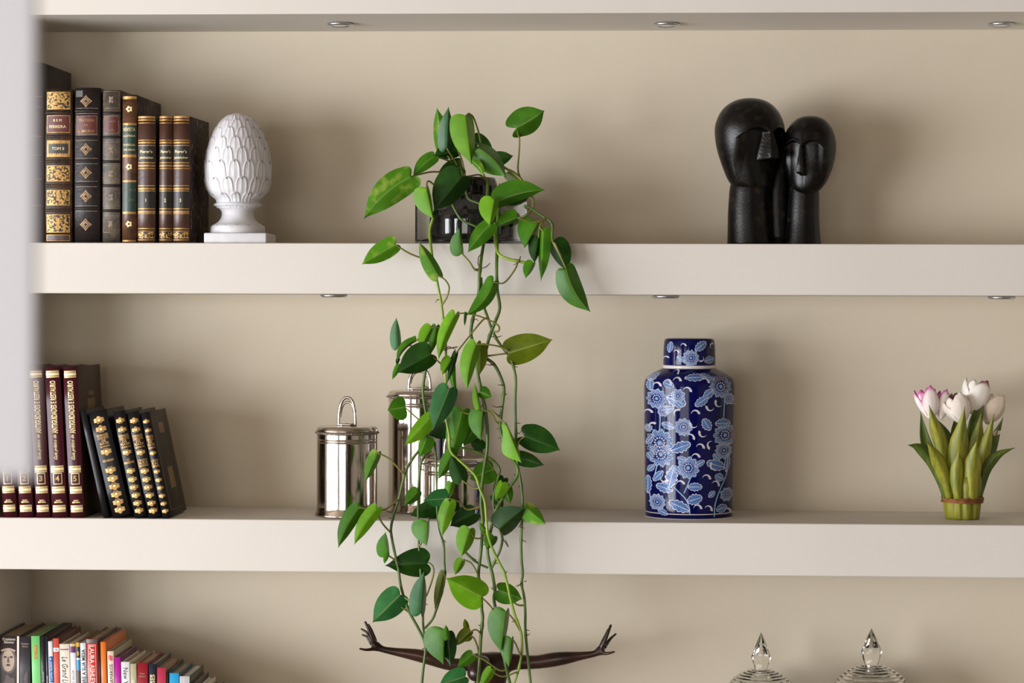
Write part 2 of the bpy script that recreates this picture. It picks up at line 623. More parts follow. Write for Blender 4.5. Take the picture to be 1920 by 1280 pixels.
# tree-calf volume with green labels
b, loc = px_book(230, 258, 178, .02, S2T, .172, .005, TORT, board=SPECK)
for py, hh in ((181, 5), (185, 1.5), (231, 4), (290, 5), (338, 3.5), (397, 4), (450, 3)):
    b.rect(.03, .97, zz(b, py + hh), zz(b, py), GOLD)
for cy in (205, 313, 420):
    b.poly(petals(.0058, .0055, 5, .3), b.t * .5, zz(b, cy), PALEGOLD)
    b.poly(petals(.002, .002, 5, .2), b.t * .5, zz(b, cy), TORT, .0006)
b.rect(.03, .97, zz(b, 289), zz(b, 235), GRNLAB, .0003, 'title_label')
b.text('REVISTA', .5, zz(b, 243), .0058, PALEGOLD, maxw=b.t * .82)
b.text('ILLUSTRADA', .5, zz(b, 255), .0034, PALEGOLD, maxw=b.t * .82)
b.text('DE PORTUGAL', .5, zz(b, 272), .0034, PALEGOLD, maxw=b.t * .82)
b.text('DOIS ANNOS', .5, zz(b, 281), .0034, PALEGOLD, maxw=b.t * .78)
b.rect(.03, .97, zz(b, 396), zz(b, 342), GRNLAB, .0003, 'title_label')
b.text('O P I A N', .5, zz(b, 356), .005, FADED, maxw=b.t * .82)
b.text('CANTICO', .5, zz(b, 375), .0036, FADED, maxw=b.t * .7)
b.finish('slim mottled calf book with two green labels and gilt flowers', loc, 0, -.03, G1)

# three matching brown calf yearbooks
for x0, x1, num, yw, lab in ((259, 293, '1', -.03, 'brown calf yearbook numbered 1, left of the matching three'),
                             (299, 325, '2', -.03, 'brown calf yearbook numbered 2, middle and thinnest of the matching three'),
                             (325, 357, '3', -.07, 'brown calf yearbook numbered 3 with speckled side next to the white finial')):
    b, loc = px_book(x0, x1, 218, .012, S2T, .128, .006, BRLEATH, board=SPECK)
    for py, hh in ((219, 4), (225, 2.5), (231, 1.5), (263, 1.6), (267, 3), (273, 1.4), (305, 1.6), (310, 3), (316, 1.4), (348, 1.6), (353, 3), (358, 1.4), (391, 1.6), (396, 3), (400, 1.4), (428, 1.6), (433, 1), (449, 1.6)):
        b.rect(.02, .98, zz(b, py + hh), zz(b, py), GOLD)
    b.rect(.02, .98, zz(b, 304), zz(b, 275), BLKLAB, .0003, 'title_label')
    b.rect(.02, .98, zz(b, 390), zz(b, 360), BLKLAB, .0003, 'title_label')
    b.rect(.02, .98, zz(b, 447), zz(b, 435), ARAB, .0003, 'gilt_panel')
    b.text("Pierer's", .5, zz(b, 285), .0052, PALEGOLD, maxw=b.t * .72, bold=.01)
    b.text("Jahrbücher", .5, zz(b, 297), .0050, PALEGOLD, maxw=b.t * .86, bold=.01)
    b.text(num, .5, zz(b, 376), .0058, PALEGOLD, bold=.01)
    b.finish(lab, loc, 0, yw, G1)

# ---- middle shelf: five maroon volumes
G2 = 'maroon encyclopaedia volumes on the middle shelf'
def maroon(xb0, xb1, yt, num, label):
    a, c = atY(xb0, 967, .008), atY(xb1, 967, .008)
    lean = .054
    b = Book(c.x - a.x - .0012, (atY(xb0, yt, .008).z - S3T) * 1.001, .165, .0035, MAROON, board=BROWNB if num == '5' else MAROON, pages=PAGES)
    def Z(py):
        return atY(100, py, .008).z - S3T
    for py in (695, 873, 912, 947):
        b.rect(.08, .92, Z(py + 9), Z(py + 4), PALEGOLD)
        for kx in range(13):
            u = .08 + .84 * (kx + .5) / 13
            b.rect(u - .02, u + .02, Z(py + 3.2), Z(py), PALEGOLD)
            b.rect(u - .02, u + .02, Z(py + 13), Z(py + 9.8), PALEGOLD)
    b.text('ANTIGUIDADES E RESTAURO', .5, Z(763), .0098, PALEGOLD, rot=90, maxw=.088, bold=.022)
    b.text('Guia prático de', .5, Z(838), .0072, PALEGOLD, rot=90, maxw=.042, shear=.35, bold=.006)
    b.frame(.22, .80, Z(908), Z(887), .0011, PALEGOLD)
    b.text(num, .5, Z(897), .0095, GOLD, bold=.02)
    b.text('PLANETA', .5, Z(938), .0022, PALEGOLD, maxw=b.t * .34, bold=.02)
    b.text('EDITORIAL', .5, Z(941.5), .0026, PALEGOLD, maxw=b.t * .55, bold=.03)
    if num == '5':
        c2 = MB()
        for (y0, y1, z0, z1) in ((.05, .12, .0, .0),):
            c2.box(b.t, b.t + .0003, .06, .115, Z(772), Z(750)); c2.box(b.t, b.t + .0003, .07, .11, Z(745), Z(736))
        build(c2, 'cover_stamp', mat('dull_gilt', C(124, 98, 60), rough=.5), b.root, False)
    b.finish(label, Vector((a.x, .008, S3T)), lean, 0, G2)
maroon(5, 33.5, 686, '1', 'maroon volume with gold bands, first from left, hidden above by the blurred panel')
maroon(36.5, 64.5, 687, '2', 'maroon volume with gold bands, second from left, mostly behind the blurred panel')
maroon(68, 96, 688, '3', 'maroon volume with gold title and number 3, left of number 4')
maroon(98, 128, 688, '4', 'maroon volume numbered 4 in a gold square, left of the brown-sided one')
maroon(132, 160, 688, '5', 'maroon volume with brown side board beside the leaning black books')

# five black leaning books
G3 = 'black books leaning on the middle shelf'
def fleur(b, cx, cz, r, flip):
    s_ = -1 if flip else 1
    for k, (ax, az, rx, rz) in enumerate(((0, .42, .42, .55), (-.62, .2, .42, .34), (.62, .2, .42, .34), (-.68, -.28, .38, .26), (.68, -.28, .38, .26), (0, -.1, .3, .3))):
        b.poly(petals(rx * r, rz * r * .8, 6, .12), cx + ax * r, cz + s_ * az * r * .8, GOLD if k != 5 else PALEGOLD, .0004 + .00003 * k)
    for ax in (-.25, .25):
        o, i_ = petals(.22 * r, .18 * r, 6, .05), petals(.1 * r, .08 * r, 6, .05)
        b.poly(o, cx + ax * r, cz - s_ * .62 * r * .8, GOLD, .0004)
        b.poly(i_, cx + ax * r, cz - s_ * .62 * r * .8, BLACKL, .0006)
def black(xb0, xb1, ltop, lean, sub, label, plain=False, side=None):
    a, c = atY(xb0, 968, .006), atY(xb1, 968, .006)
    t = (c.x - a.x) * math.cos(lean) - .001
    h = (atY(150, ltop, .006).z - S3T) / math.cos(lean)
    b = Book(t, h, .135, .0015 if plain else .003, BLACKL, board=side or BLACKL)
    if not plain:
        r = min(.0088, t * .36)
        U = lambda v: h * (1 - v)
        for v, fl in ((.085, 0), (.17, 0), (.385, 1), (.56, 1), (.64, 1), (.715, 1), (.79, 1), (.865, 1), (.935, 1)):
            fleur(b, t * .5, U(v), r, fl)
        mw = t * (.62 if t > .028 else .82)
        for i, ln in enumerate(('ROMANCES', 'COMPLETOS', 'DE', 'EÇA DE', 'QUEIRÓS')):
            b.text(ln, .5, U(.228 + .0265 * i), .0042, GOLD, maxw=mw if len(ln) > 3 else None, bold=.025)
        for i, ln in enumerate(sub):
            b.text(ln, .5, U(.455 + .0265 * i) if len(sub) > 1 else U(.468), .0040, GOLD, maxw=mw, bold=.02)
    if side:
        g_ = MB()
        dg = mat('dull_gilt', C(124, 98, 60), rough=.5)
        for z0, z1 in ((.06, .064), (.94, .944)):
            g_.box(t, t + .0003, .012, .125, h * (1 - z1), h * (1 - z0))
        for y0 in (.012, .122):
            g_.box(t, t + .0003, y0, y0 + .002, h * .06, h * .94)
        g_.box(t, t + .0003, .05, .09, h * .78, h * .88); g_.box(t, t + .0003, .05, .09, h * .25, h * .45)
        build(g_, 'cover_stamp', dg, b.root, False)
    b.finish(label, Vector((a.x, .006, S3T)), lean, 0, G3)
black(194, 206.5, 769, .222, (), 'plain black book without lettering, leaning on the maroon volumes', True)
black(212, 248, 774, .236, ('OS MAIAS',), 'thickest black book with gold fleurons, leaning, titled OS MAIAS')
black(253, 277, 773, .210, ('O', 'MANDARIM'), 'thin black book with gold fleurons titled O MANDARIM')
black(279.5, 303, 773, .212, ('A TRAGÉDIA', 'DA RUA', 'DAS FLORES'), 'thin black book with gold fleurons and a three-line subtitle')
black(305, 323, 774, .214, ('A CIDADE', 'E AS', 'SERRAS'), 'thinnest black fleuron book at the right end, its dark side board visible', False, mat('dark_olive_board', C(44, 37, 28), rough=.45, spec=.26))

# ---- bottom shelf: coloured books seen from above their tops
G4 = 'mixed colourful books on the bottom shelf'
def flat(name, c, rough=.4):
    return mat('print_' + name, C(*c), rough=rough)
INK = flat('black', (26, 26, 28)); WH = flat('white', (232, 232, 234)); RED = flat('red', (206, 44, 40)); ORG = flat('orange', (228, 120, 40))
NAVY = flat('navy', (30, 36, 54)); TAN = flat('tan', (150, 112, 70)); BLU = flat('blue', (28, 98, 168)); SKY = flat('sky', (52, 150, 200))
MAG = flat('magenta', (176, 16, 150)); PLUM = flat('plum', (96, 22, 84)); CYAN = flat('cyan', (44, 166, 220)); TEAL = flat('teal', (24, 88, 112))
CRM = flat('cream', (236, 226, 212)); PINK = flat('pinkish', (238, 212, 196)); OLV = flat('olive', (186, 180, 146)); DRED = flat('dark_red', (146, 22, 38))
RASP = flat('raspberry', (186, 52, 80)); GRN = flat('green', (118, 200, 118)); DGR = flat('charcoal', (46, 44, 50)); CORAL = flat('coral', (206, 84, 70))
YEL = flat('yellow', (232, 184, 66)); STONE = flat('stone', (176, 156, 136)); STONED = flat('stone_dark', (92, 80, 78)); DOLV = flat('dark_olive', (70, 74, 58)); BRD = flat('brown', (96, 56, 36))
DARKBR = flat('dark_brown', (50, 40, 42))

def shelfbook(x0, x1, yt, cover, label, d=.13, lean=.03, board=None, pages=PAGES, Y=.01, bulge=.0008, yaw=0.0, deco=None, inset=.003):
    a, c = atY(x0, yt, Y), atY(x1, yt, Y)
    h = a.z - S4T
    t = c.x - a.x - .0008
    b = Book(t, h, d, bulge, cover, board=board, pages=pages, bt=.0016, inset=inset)
    if deco:
        deco(b, lambda py: atY(x0, py, Y).z - S4T)
    b.finish(label, Vector((a.x + math.sin(lean) * h, Y, S4T)), lean, yaw, G4)

def d1(b, Z):
    b.text('Cristiano', .5, Z(1197.5), .0042, CRM, maxw=b.t * .68); b.text('Alonso', .5, Z(1203), .0042, CRM, maxw=b.t * .5)
    b.rect(.9, 1, Z(1300), Z(1192), CRM, .0003, 'cover_picture')
    for pts, m_, e in ((petals(.0155, .0225, 3, .12), STONED, .0003), (petals(.0118, .0185, 2, .1), STONE, .0004)):
        b.poly(pts, b.t * .47, Z(1238), m_, e, 'cover_picture')
    for sx in (-.0052, .0052):
        b.poly(petals(.0034, .0018, 2, .2), b.t * .47 + sx, Z(1231), DARKBR, .0005, 'cover_picture')
    b.poly([(-.001, .006), (.001, .006), (.0024, -.004), (-.0024, -.004)], b.t * .47, Z(1237), STONED, .0005, 'cover_picture')
    b.poly(petals(.0044, .0020, 2, .2), b.t * .47, Z(1246), DARKBR, .0005, 'cover_picture')
    for k in range(7):
        b.poly(petals(.0026, .002, 5, .3), b.t * (.16 + .1 * k), Z(1219 - 3 * math.sin(k / 6 * math.pi)), STONE, .0005, 'cover_picture')
    b.poly(petals(.012, .02, 5, .3), b.t * .5, Z(1285), STONED, .0004, 'cover_picture')
def d2(b, Z):
    b.text('Cristiano', .5, Z(1206), .003, STONE, maxw=b.t * .75); b.text('Alonso', .5, Z(1211), .003, STONE, maxw=b.t * .55)
    b.poly(petals(.004, .014, 3, .3), b.t * .62, Z(1272), STONED, .0004, 'cover_picture')
def d3(b, Z):
    b.text('SIMEAO', .5, Z(1222), .0052, ORG, rot=-90, maxw=.030, bold=.02)
def d4(b, Z):
    b.text('CIVILIZAÇÃO', .5, Z(1268), .003, WH, rot=90, maxw=.034)
def d5(b, Z):
    b.text('HISTORIA', .5, Z(1275), .0026, WH, rot=90, maxw=.024)
def d6(b, Z):
    b.rect(.1, .98, Z(1279), Z(1230), BLU, .0003, 'spine_label')
    b.poly(petals(.0013, .0013, 3, .1), b.t * .5, Z(1235), WH, .0005)
    b.text('Cozinha Saudavel', .52, Z(1258), .0045, WH, rot=90, maxw=.032)
def d7(b, Z):
    b.rect(0, 1, Z(1221), Z(1214), WH, .0003, 'spine_label'); b.text('PE', .5, Z(1217.5), .003, INK)
def d8(b, Z):
    b.rect(.06, .92, Z(1218), Z(1216), DRED, .0003, 'spine_label')
    b.text('Le Grand Livre', .5, Z(1262), .0095, INK, rot=-90, maxw=.056, shear=.25)
def d9(b, Z):
    b.rect(.04, .96, Z(1223), Z(1211), PLUM, .0003, 'cover_picture'); b.rect(.2, .8, Z(1211), Z(1206.5), YEL, .0004, 'cover_picture')
    b.text('JUDY TAYLOR', .5, Z(1272), .004, INK, rot=90, maxw=.036)
def d10(b, Z):
    b.rect(0, 1, Z(1233), Z(1212), NAVY, .0003, 'cover_picture'); b.frame(.25, .75, Z(1228), Z(1221), .001, YEL)
    b.rect(0, 1, Z(1236), Z(1233), WH, .0003, 'cover_picture'); b.rect(0, 1, Z(1256), Z(1236), SKY, .0003, 'cover_picture')
    b.rect(0, 1, Z(1300), Z(1256), STONED, .0003, 'cover_picture')
def d11(b, Z):
    b.text('SOBRE A SUA MESA', .52, Z(1255), .0062, INK, rot=90, maxw=.068, bold=.01)
def d12(b, Z):
    b.rect(.0, 1, Z(1205), Z(1198), STONED, .0003, 'spine_label')
    b.frame(.16, .84, Z(1340), Z(1208), .0007, CRM)
    b.text('LAURA ASHLEY', .5, Z(1246), .0082, CRM, rot=-90, maxw=.064, bold=.012)
def d15(b, Z):
    b.frame(.2, .5, Z(1236), Z(1228), .001, RED); b.frame(.5, .8, Z(1238), Z(1229), .001, RED)
    b.text('ARMÁRIOS', .5, Z(1264), .0068, INK, rot=90, maxw=.034)
def d17(b, Z):
    b.text('New York', .5, Z(1275), .0078, NAVY, rot=-90, maxw=.042)
def d18(b, Z):
    b.poly(petals(.0028, .0028, 3, .05), b.t * .5, Z(1277), CRM); b.poly(petals(.0018, .0018, 3, .05), b.t * .5, Z(1277), OLV, .0006)
def d19(b, Z):
    b.text('Dom', .5, Z(1262), .003, STONE, maxw=b.t * .4); b.text('Casmurro', .5, Z(1267), .003, STONE, maxw=b.t * .6)
def d20(b, Z):
    b.text('ROSES', .5, Z(1280), .0078, PALEGOLD, rot=90, maxw=.030, bold=.02)
def d24(b, Z):
    for k in range(5):
        b.rect(.12 + .17 * k, .145 + .17 * k, 0.01, Z(1268), STONED, .0003, 'spine_label')

shelfbook(-2, 36.8, 1191.5, DARKBR, 'dark art book with a carved stone face on its spine', d=.16, lean=0, deco=d1, bulge=.0005, yaw=0)
shelfbook(37.5, 57.6, 1193.5, DGR, 'charcoal art book between the stone-face book and the green one', d=.16, lean=0, deco=d2)
shelfbook(58.2, 75, 1192, GRN, 'light green book with orange vertical title', d=.16, lean=.03, deco=d3)
shelfbook(75.5, 84.5, 1191.5, INK, 'black slim book right of the light green one', d=.165, lean=.03, deco=d4)
shelfbook(84.8, 90, 1193, NAVY, 'very thin dark navy book between the slim black and white-blue books', d=.17, lean=.03, deco=d5, board=flat('dark_maroon', (60, 22, 20)))
shelfbook(90.2, 99.3, 1202, WH, 'thin white book with a blue lower spine', d=.10, lean=.03, deco=d6)
shelfbook(99.6, 111, 1196.5, CORAL, 'coral red book with a small white band', d=.155, lean=.03, deco=d7, board=flat('dark_rust', (96, 38, 26)))
shelfbook(111.4, 130.6, 1207, CRM, 'thick cream book titled Le Grand Livre', d=.14, lean=.03, deco=d8)
shelfbook(131, 142.3, 1207, WH, 'white book with a purple and yellow picture at the spine top', d=.12, lean=.03, deco=d9)
shelfbook(142.6, 150, 1204, YEL, 'magazine-like volume with a small yellow frame and blue picture', d=.15, lean=.03, deco=d10, board=TAN)
shelfbook(150.3, 161.5, 1205, flat('ice', (224, 236, 244)), 'pale white book titled SOBRE A SUA MESA', d=.12, lean=.03, deco=d11)
shelfbook(162, 183.6, 1197.5, RED, 'red book titled LAURA ASHLEY', d=.15, lean=.03, deco=d12, bulge=.002, board=BRD)
shelfbook(184, 187.8, 1201, INK, 'black book with white page edges left of the orange book', d=.16, lean=.03, pages=WPAGES, board=INK)
shelfbook(188.2, 199, 1203, ORG, 'bright orange book with a wide orange side', d=.15, lean=.03, pages=WPAGES)
shelfbook(201, 213.8, 1220.5, PINK, 'pale pink book titled ARMÁRIOS', d=.14, lean=.03, deco=d15, board=OLV)
shelfbook(214.4, 226.6, 1231.5, MAG, 'plain magenta book with dark plum side board', d=.13, lean=.03, board=PLUM)
shelfbook(227, 243.5, 1240.5, WH, 'white book titled New York', d=.13, lean=.03, deco=d17, board=CRM)
shelfbook(244, 256.2, 1244, OLV, 'beige olive book with a small ring mark', d=.15, lean=.03, deco=d18, board=OLV)
shelfbook(257.5, 278, 1242, DRED, 'dark red book with tiny lettering', d=.12, lean=0, deco=d19)
shelfbook(278.6, 294, 1244.5, NAVY, 'navy book with gold vertical lettering', d=.125, lean=.03, deco=d20, bulge=.002)
shelfbook(294.6, 312, 1251.5, RASP, 'raspberry book with tan side', d=.115, lean=0, board=TAN)
shelfbook(312.4, 317.4, 1258, INK, 'thin black book between the raspberry and cyan ones', d=.13, lean=0)
shelfbook(317.8, 336.4, 1261.5, CYAN, 'cyan blue book with teal side', d=.12, lean=0, board=TEAL)
shelfbook(337, 356, 1267.5, WH, 'white ribbed-spine booklet bundle right of the cyan book', d=.13, lean=0, deco=d24, board=DOLV, pages=WPAGES)
shelfbook(357, 368, 1281, DGR, 'dark grey book right of the ribbed white one', d=.12, lean=0)
shelfbook(368.6, 382, 1289, CRM, 'cream book whose back top corner shows near the right end', d=.115, lean=0, pages=WPAGES)
shelfbook(382.6, 400, 1297, DRED, 'dark brownish-red last book at the right end of the bottom row', d=.11, lean=0, board=BRD)
# ------------------------------------------------------------------ white artichoke finial
PLASTER = mat('white_plaster', C(218, 218, 222), rough=.6, col2=C(206, 205, 209), nscale=40)
CHIP = mat('chipped_plaster', C(110, 106, 112), rough=.8)
def finial():
    c = atY(446, 452, .062)
    c = Vector((c.x, .062, S2T))
    s_ = (DIST + .062) / FPX                    # metres per pixel at its distance
    base = atY(446, 436.5, .011).z - S2T
    t = thing('finial', 'white plaster artichoke finial on a square plinth beside the brown books', 'finial', c)
    x0, x1 = atY(380.5, 445, .0).x, atY(498, 445, .0).x
    dd = x1 - x0
    pl = MB(); pl.rbox(x0, x1, .008, .008 + dd, S2T, S2T + base, .0022, seg=3)
    build(pl, 'plinth', PLASTER, t)
    c.y = .008 + dd / 2
    s_ = (DIST + c.y) / FPX
    zt = lambda py: (436.5 - py) * s_ + base
    prof = [(50, 436.5), (51, 434), (51.5, 428), (50.5, 423), (48, 420.5), (44, 418.5), (38, 414.5), (33, 409), (30.5, 403), (30, 398), (31.5, 393), (36, 388.5), (42, 385), (45.5, 383),
            (45, 381), (41, 378), (38, 375), (40, 372), (46, 367), (52, 361), (56, 355), (59.5, 343), (61, 330), (61, 315), (60, 300), (57.5, 285), (53.5, 268), (48, 252), (41, 238), (32, 225.5), (22, 216.5), (12, 211), (3, 208.5)]
    b = MB()
    b.lathe([(r * s_, zt(y)) for r, y in spline(prof, 3)], c, 72)
    build(b, 'body', PLASTER, t)
    # egg surface lookup
    egg = sorted([(y, r) for r, y in spline(prof, 6) if y < 374])
    def R(y):
        for (ya, ra), (yb, rb) in zip(egg, egg[1:]):
            if ya <= y <= yb:
                return ra + (rb - ra) * (y - ya) / max(yb - ya, 1e-6)
        return egg[0][1] if y < egg[0][0] else egg[-1][1]
    rows = [(360, 388, 13, 0), (331, 372, 14, .5), (299, 352, 14, 0), (274, 326, 14, .5), (254, 302, 13, 0), (236, 276, 12, .5), (221, 254, 10, 0), (212, 236, 8, .5)]
    for ri, (yt, yb, n, off) in enumerate(rows):
        v, f, mi = [], [], []
        NU, NV = 12, 9
        hw = math.pi / n * 1.02
        for j in range(NV + 1):
            q_ = j / NV
            for i in range(NU + 1):
                u = -1 + 2 * i / NU
                prof_w = min(1.0, .80 + .2 * q_) * math.sqrt(max(0, 1 - max(0, (.42 - q_) / .42) ** 2.2))
                y = yt + (yb - yt) * q_
                a = u * hw * max(prof_w, .02)
                au = abs(u)
                rim = math.exp(-((au - .86) / .12) ** 2) + (math.exp(-(q_ / .09) ** 2) if au < .9 else 0)
                rib = math.exp(-(u / .13) ** 2)
                lift = 2.6 * (1 - q_) ** .8 + .9 * min(rim, 1) - .9 * (1 - rib) * (1 - q_ * .5) * (au < .8) + .5 * rib
                if au > .99:
                    lift -= 2.4
                r = (R(min(y, 373)) + lift) * s_
                v.append((r * math.sin(a), -r * math.cos(a), zt(y)))
        for j in range(NV):
            for i in range(NU):
                k = j * (NU + 1) + i
                f.append((k, k + NU + 1, k + NU + 2, k + 1))
        me = None
        for k in range(n):
            a = 2 * math.pi * (k + off + .12) / n
            if me is None:
                b = MB(); b.add(v, f, 0, True)
                # chipped dot in the tip of each scale
                rr = (R(yt + 3) + 3.2) * s_
                b.add([(rr * math.sin(x_), -rr * math.cos(x_) - .00015, zt(yt + y_)) for x_, y_ in ((0, 1.6), (.025, 3), (.012, 5), (-.014, 5.4), (-.022, 2.8))], [(0, 1, 2, 3, 4)], 1)
                o = build(b, 'scale', [PLASTER, CHIP], t, False)
                me = o.data
            else:
                o = bpy.data.objects.new('scale', me)
                o.parent = t
                COL.objects.link(o)
            o.rotation_euler = (0, 0, a)
            o.location = (0, c.y - t.location.y, 0)
    # lower leaf collar on the foot
    b = MB()
    for k in range(14):
        a = 2 * math.pi * (k + .3) / 14
        ca, sa = math.sin(a), -math.cos(a)
        for r0, y0 in ((49.5, 421.5), (44.5, 383.2)):
            p = Vector((c.x + ca * r0 * s_, c.y + sa * r0 * s_, c.z + zt(y0)))
            b.tube([p + Vector((0, 0, -.0004)), p + Vector((-ca * .003, -sa * .003, .0016))], [.0009, .0004], 5)
    build(b, 'chipped_hollows', CHIP, t)
finial()

# ------------------------------------------------------------------ black sculpture of two heads
BRONZE = mat('black_bronze', C(3, 3, 3), rough=.33, metal=.0, spec=.32, col2=C(46, 36, 25), nscale=60, lo=.55, hi=.78, bump=.16, bscale=320)
def smooth(a, b_, x):
    x = min(max((x - a) / (b_ - a), 0), 1)
    return x * x * (3 - 2 * x)
def head(rows, Yc, yaw, brow, nose, nw, parent, depth=.92):
    rows = spline(rows, 13)
    NS = 300
    v, f = [], []
    s_ = (DIST + Yc) / FPX
    ytop, ybot = rows[0][0], rows[-1][0]
    rmax = max(r[1] for r in rows)
    fx, fy = math.sin(yaw), -math.cos(yaw)      # facing direction
    lx, ly = math.cos(yaw), math.sin(yaw)       # the head's own right on screen
    for (py, hw, cx) in rows:
        p = atY(cx, py, Yc)
        for k in range(NS):
            a = 2 * math.pi * k / NS
            X, Y = hw * math.cos(a), hw * depth * math.sin(a)
            u = (X * lx + Y * ly) / rmax         # across the face
            w_ = (X * fx + Y * fy) / rmax        # towards the face
            d = 0
            if w_ > 0:
                au = abs(u)
                # brow arch over each eye
                arch = brow + (abs(au - .36) / .40) ** 2 * 13 - 2
                ins = smooth(arch - .6, arch + 1.6, py) * (1 - smooth(.52, .88, au)) 
                fade = 1 - smooth(nose - 12, ybot + 8, py) * .9
                nose_w = nw * (.55 + .75 * smooth(brow, nose, py))
                on = (1 - smooth(nose_w - .01, nose_w + .04, au)) * smooth(brow - 30, brow + 6, py) * (1 - smooth(nose - .8, nose + 1.6, py))
                d -= ins * fade * (.25 - .10 * au) * (1 - on)
                d += on * (.02 + .29 * smooth(brow - 6, nose, py)) 
                ridge = math.exp(-((py - arch + 2.0) / 2.6) ** 2) * (1 - smooth(.66, .86, au)) * smooth(.02, .1, au)
                d += .04 * ridge
                d *= smooth(.05, .3, w_)
            X += fx * d * rmax
            Y += fy * d * rmax
            v.append((p.x + X * s_, Yc + Y * s_, p.z))
    n = len(rows)
    for i in range(n - 1):
        for k in range(NS):
            k2 = (k + 1) % NS
            f.append((i * NS + k, (i + 1) * NS + k, (i + 1) * NS + k2, i * NS + k2))
    f.append(tuple(range(NS))); f.append(tuple(reversed(range((n - 1) * NS, n * NS))))
    b = MB(); b.add(v, f, 0, True)
    return build(b, 'head', BRONZE, parent)
def neck(rows, Yc, parent, depth=.95):
    b = MB()
    rows = spline(rows, 4)
    NS = 64
    s_ = (DIST + Yc) / FPX
    v, f = [], []
    for py, hw, cx in rows:
        p = atY(cx, py, Yc)
        z = max(p.z, S2T)
        for k in range(NS):
            a = 2 * math.pi * k / NS
            v.append((p.x + hw * s_ * math.cos(a), Yc + hw * depth * s_ * math.sin(a), z))
    for i in range(len(rows) - 1):
        for k in range(NS):
            k2 = (k + 1) % NS
            f.append((i * NS + k, (i + 1) * NS + k, (i + 1) * NS + k2, i * NS + k2))
    f.append(tuple(range(NS))); f.append(tuple(reversed(range((len(rows) - 1) * NS, len(rows) * NS))))
    b.add(v, f, 0, True)
    return build(b, 'neck', BRONZE, parent)
sc_ = thing('sculpture', 'black bronze sculpture of two stylised heads pressed together on the upper shelf', 'sculpture', (atY(1455, 450, .1).x, .1, S2T))
h1 = head([(184, 1.5, 1406), (185, 14, 1406), (188, 26, 1406), (194, 38, 1406), (203, 48.5, 1405.5), (216, 57.5, 1405.5), (236, 64.5, 1405.5), (258, 65, 1406), (280, 61.5, 1406), (302, 55.5, 1406.5), (324, 48.5, 1407.5), (338, 43, 1408.5), (348, 37.5, 1410), (354, 31, 1411), (357.5, 21, 1412), (359, 10, 1412), (359.4, 2, 1412)],
          .112, .62, 246, 302, .12, sc_)
h1['label'] = 'larger head turned to the right'
h2 = head([(217, 1.5, 1519), (218, 11, 1519), (221, 21, 1519), (227, 30, 1519), (237, 38.5, 1518.5), (250, 45, 1518), (270, 48.8, 1518), (290, 48, 1518), (312, 44.5, 1517), (334, 37.5, 1515.5), (348, 31, 1513.5), (357, 24, 1512), (363, 15.5, 1511), (366, 7, 1511), (366.6, 1.5, 1511)],
          .098, -.44, 268, 328, .08, sc_)
h2['label'] = 'smaller head leaning against the larger one'
neck([(330, 33, 1407), (352, 37, 1405.5), (375, 38, 1404.5), (400, 39.5, 1404.5), (430, 41.5, 1406), (460, 44.5, 1408)], .118, sc_)
neck([(335, 26, 1507), (362, 28.5, 1507), (390, 29.5, 1506), (420, 30.5, 1505.5), (445, 33, 1505), (460, 35, 1505)], .112, sc_)

w_ = neck([(255, 6, 1472), (290, 12, 1470), (320, 20, 1464), (360, 24, 1458), (460, 26, 1460)], .135, sc_)
w_.name = 'joining_web'

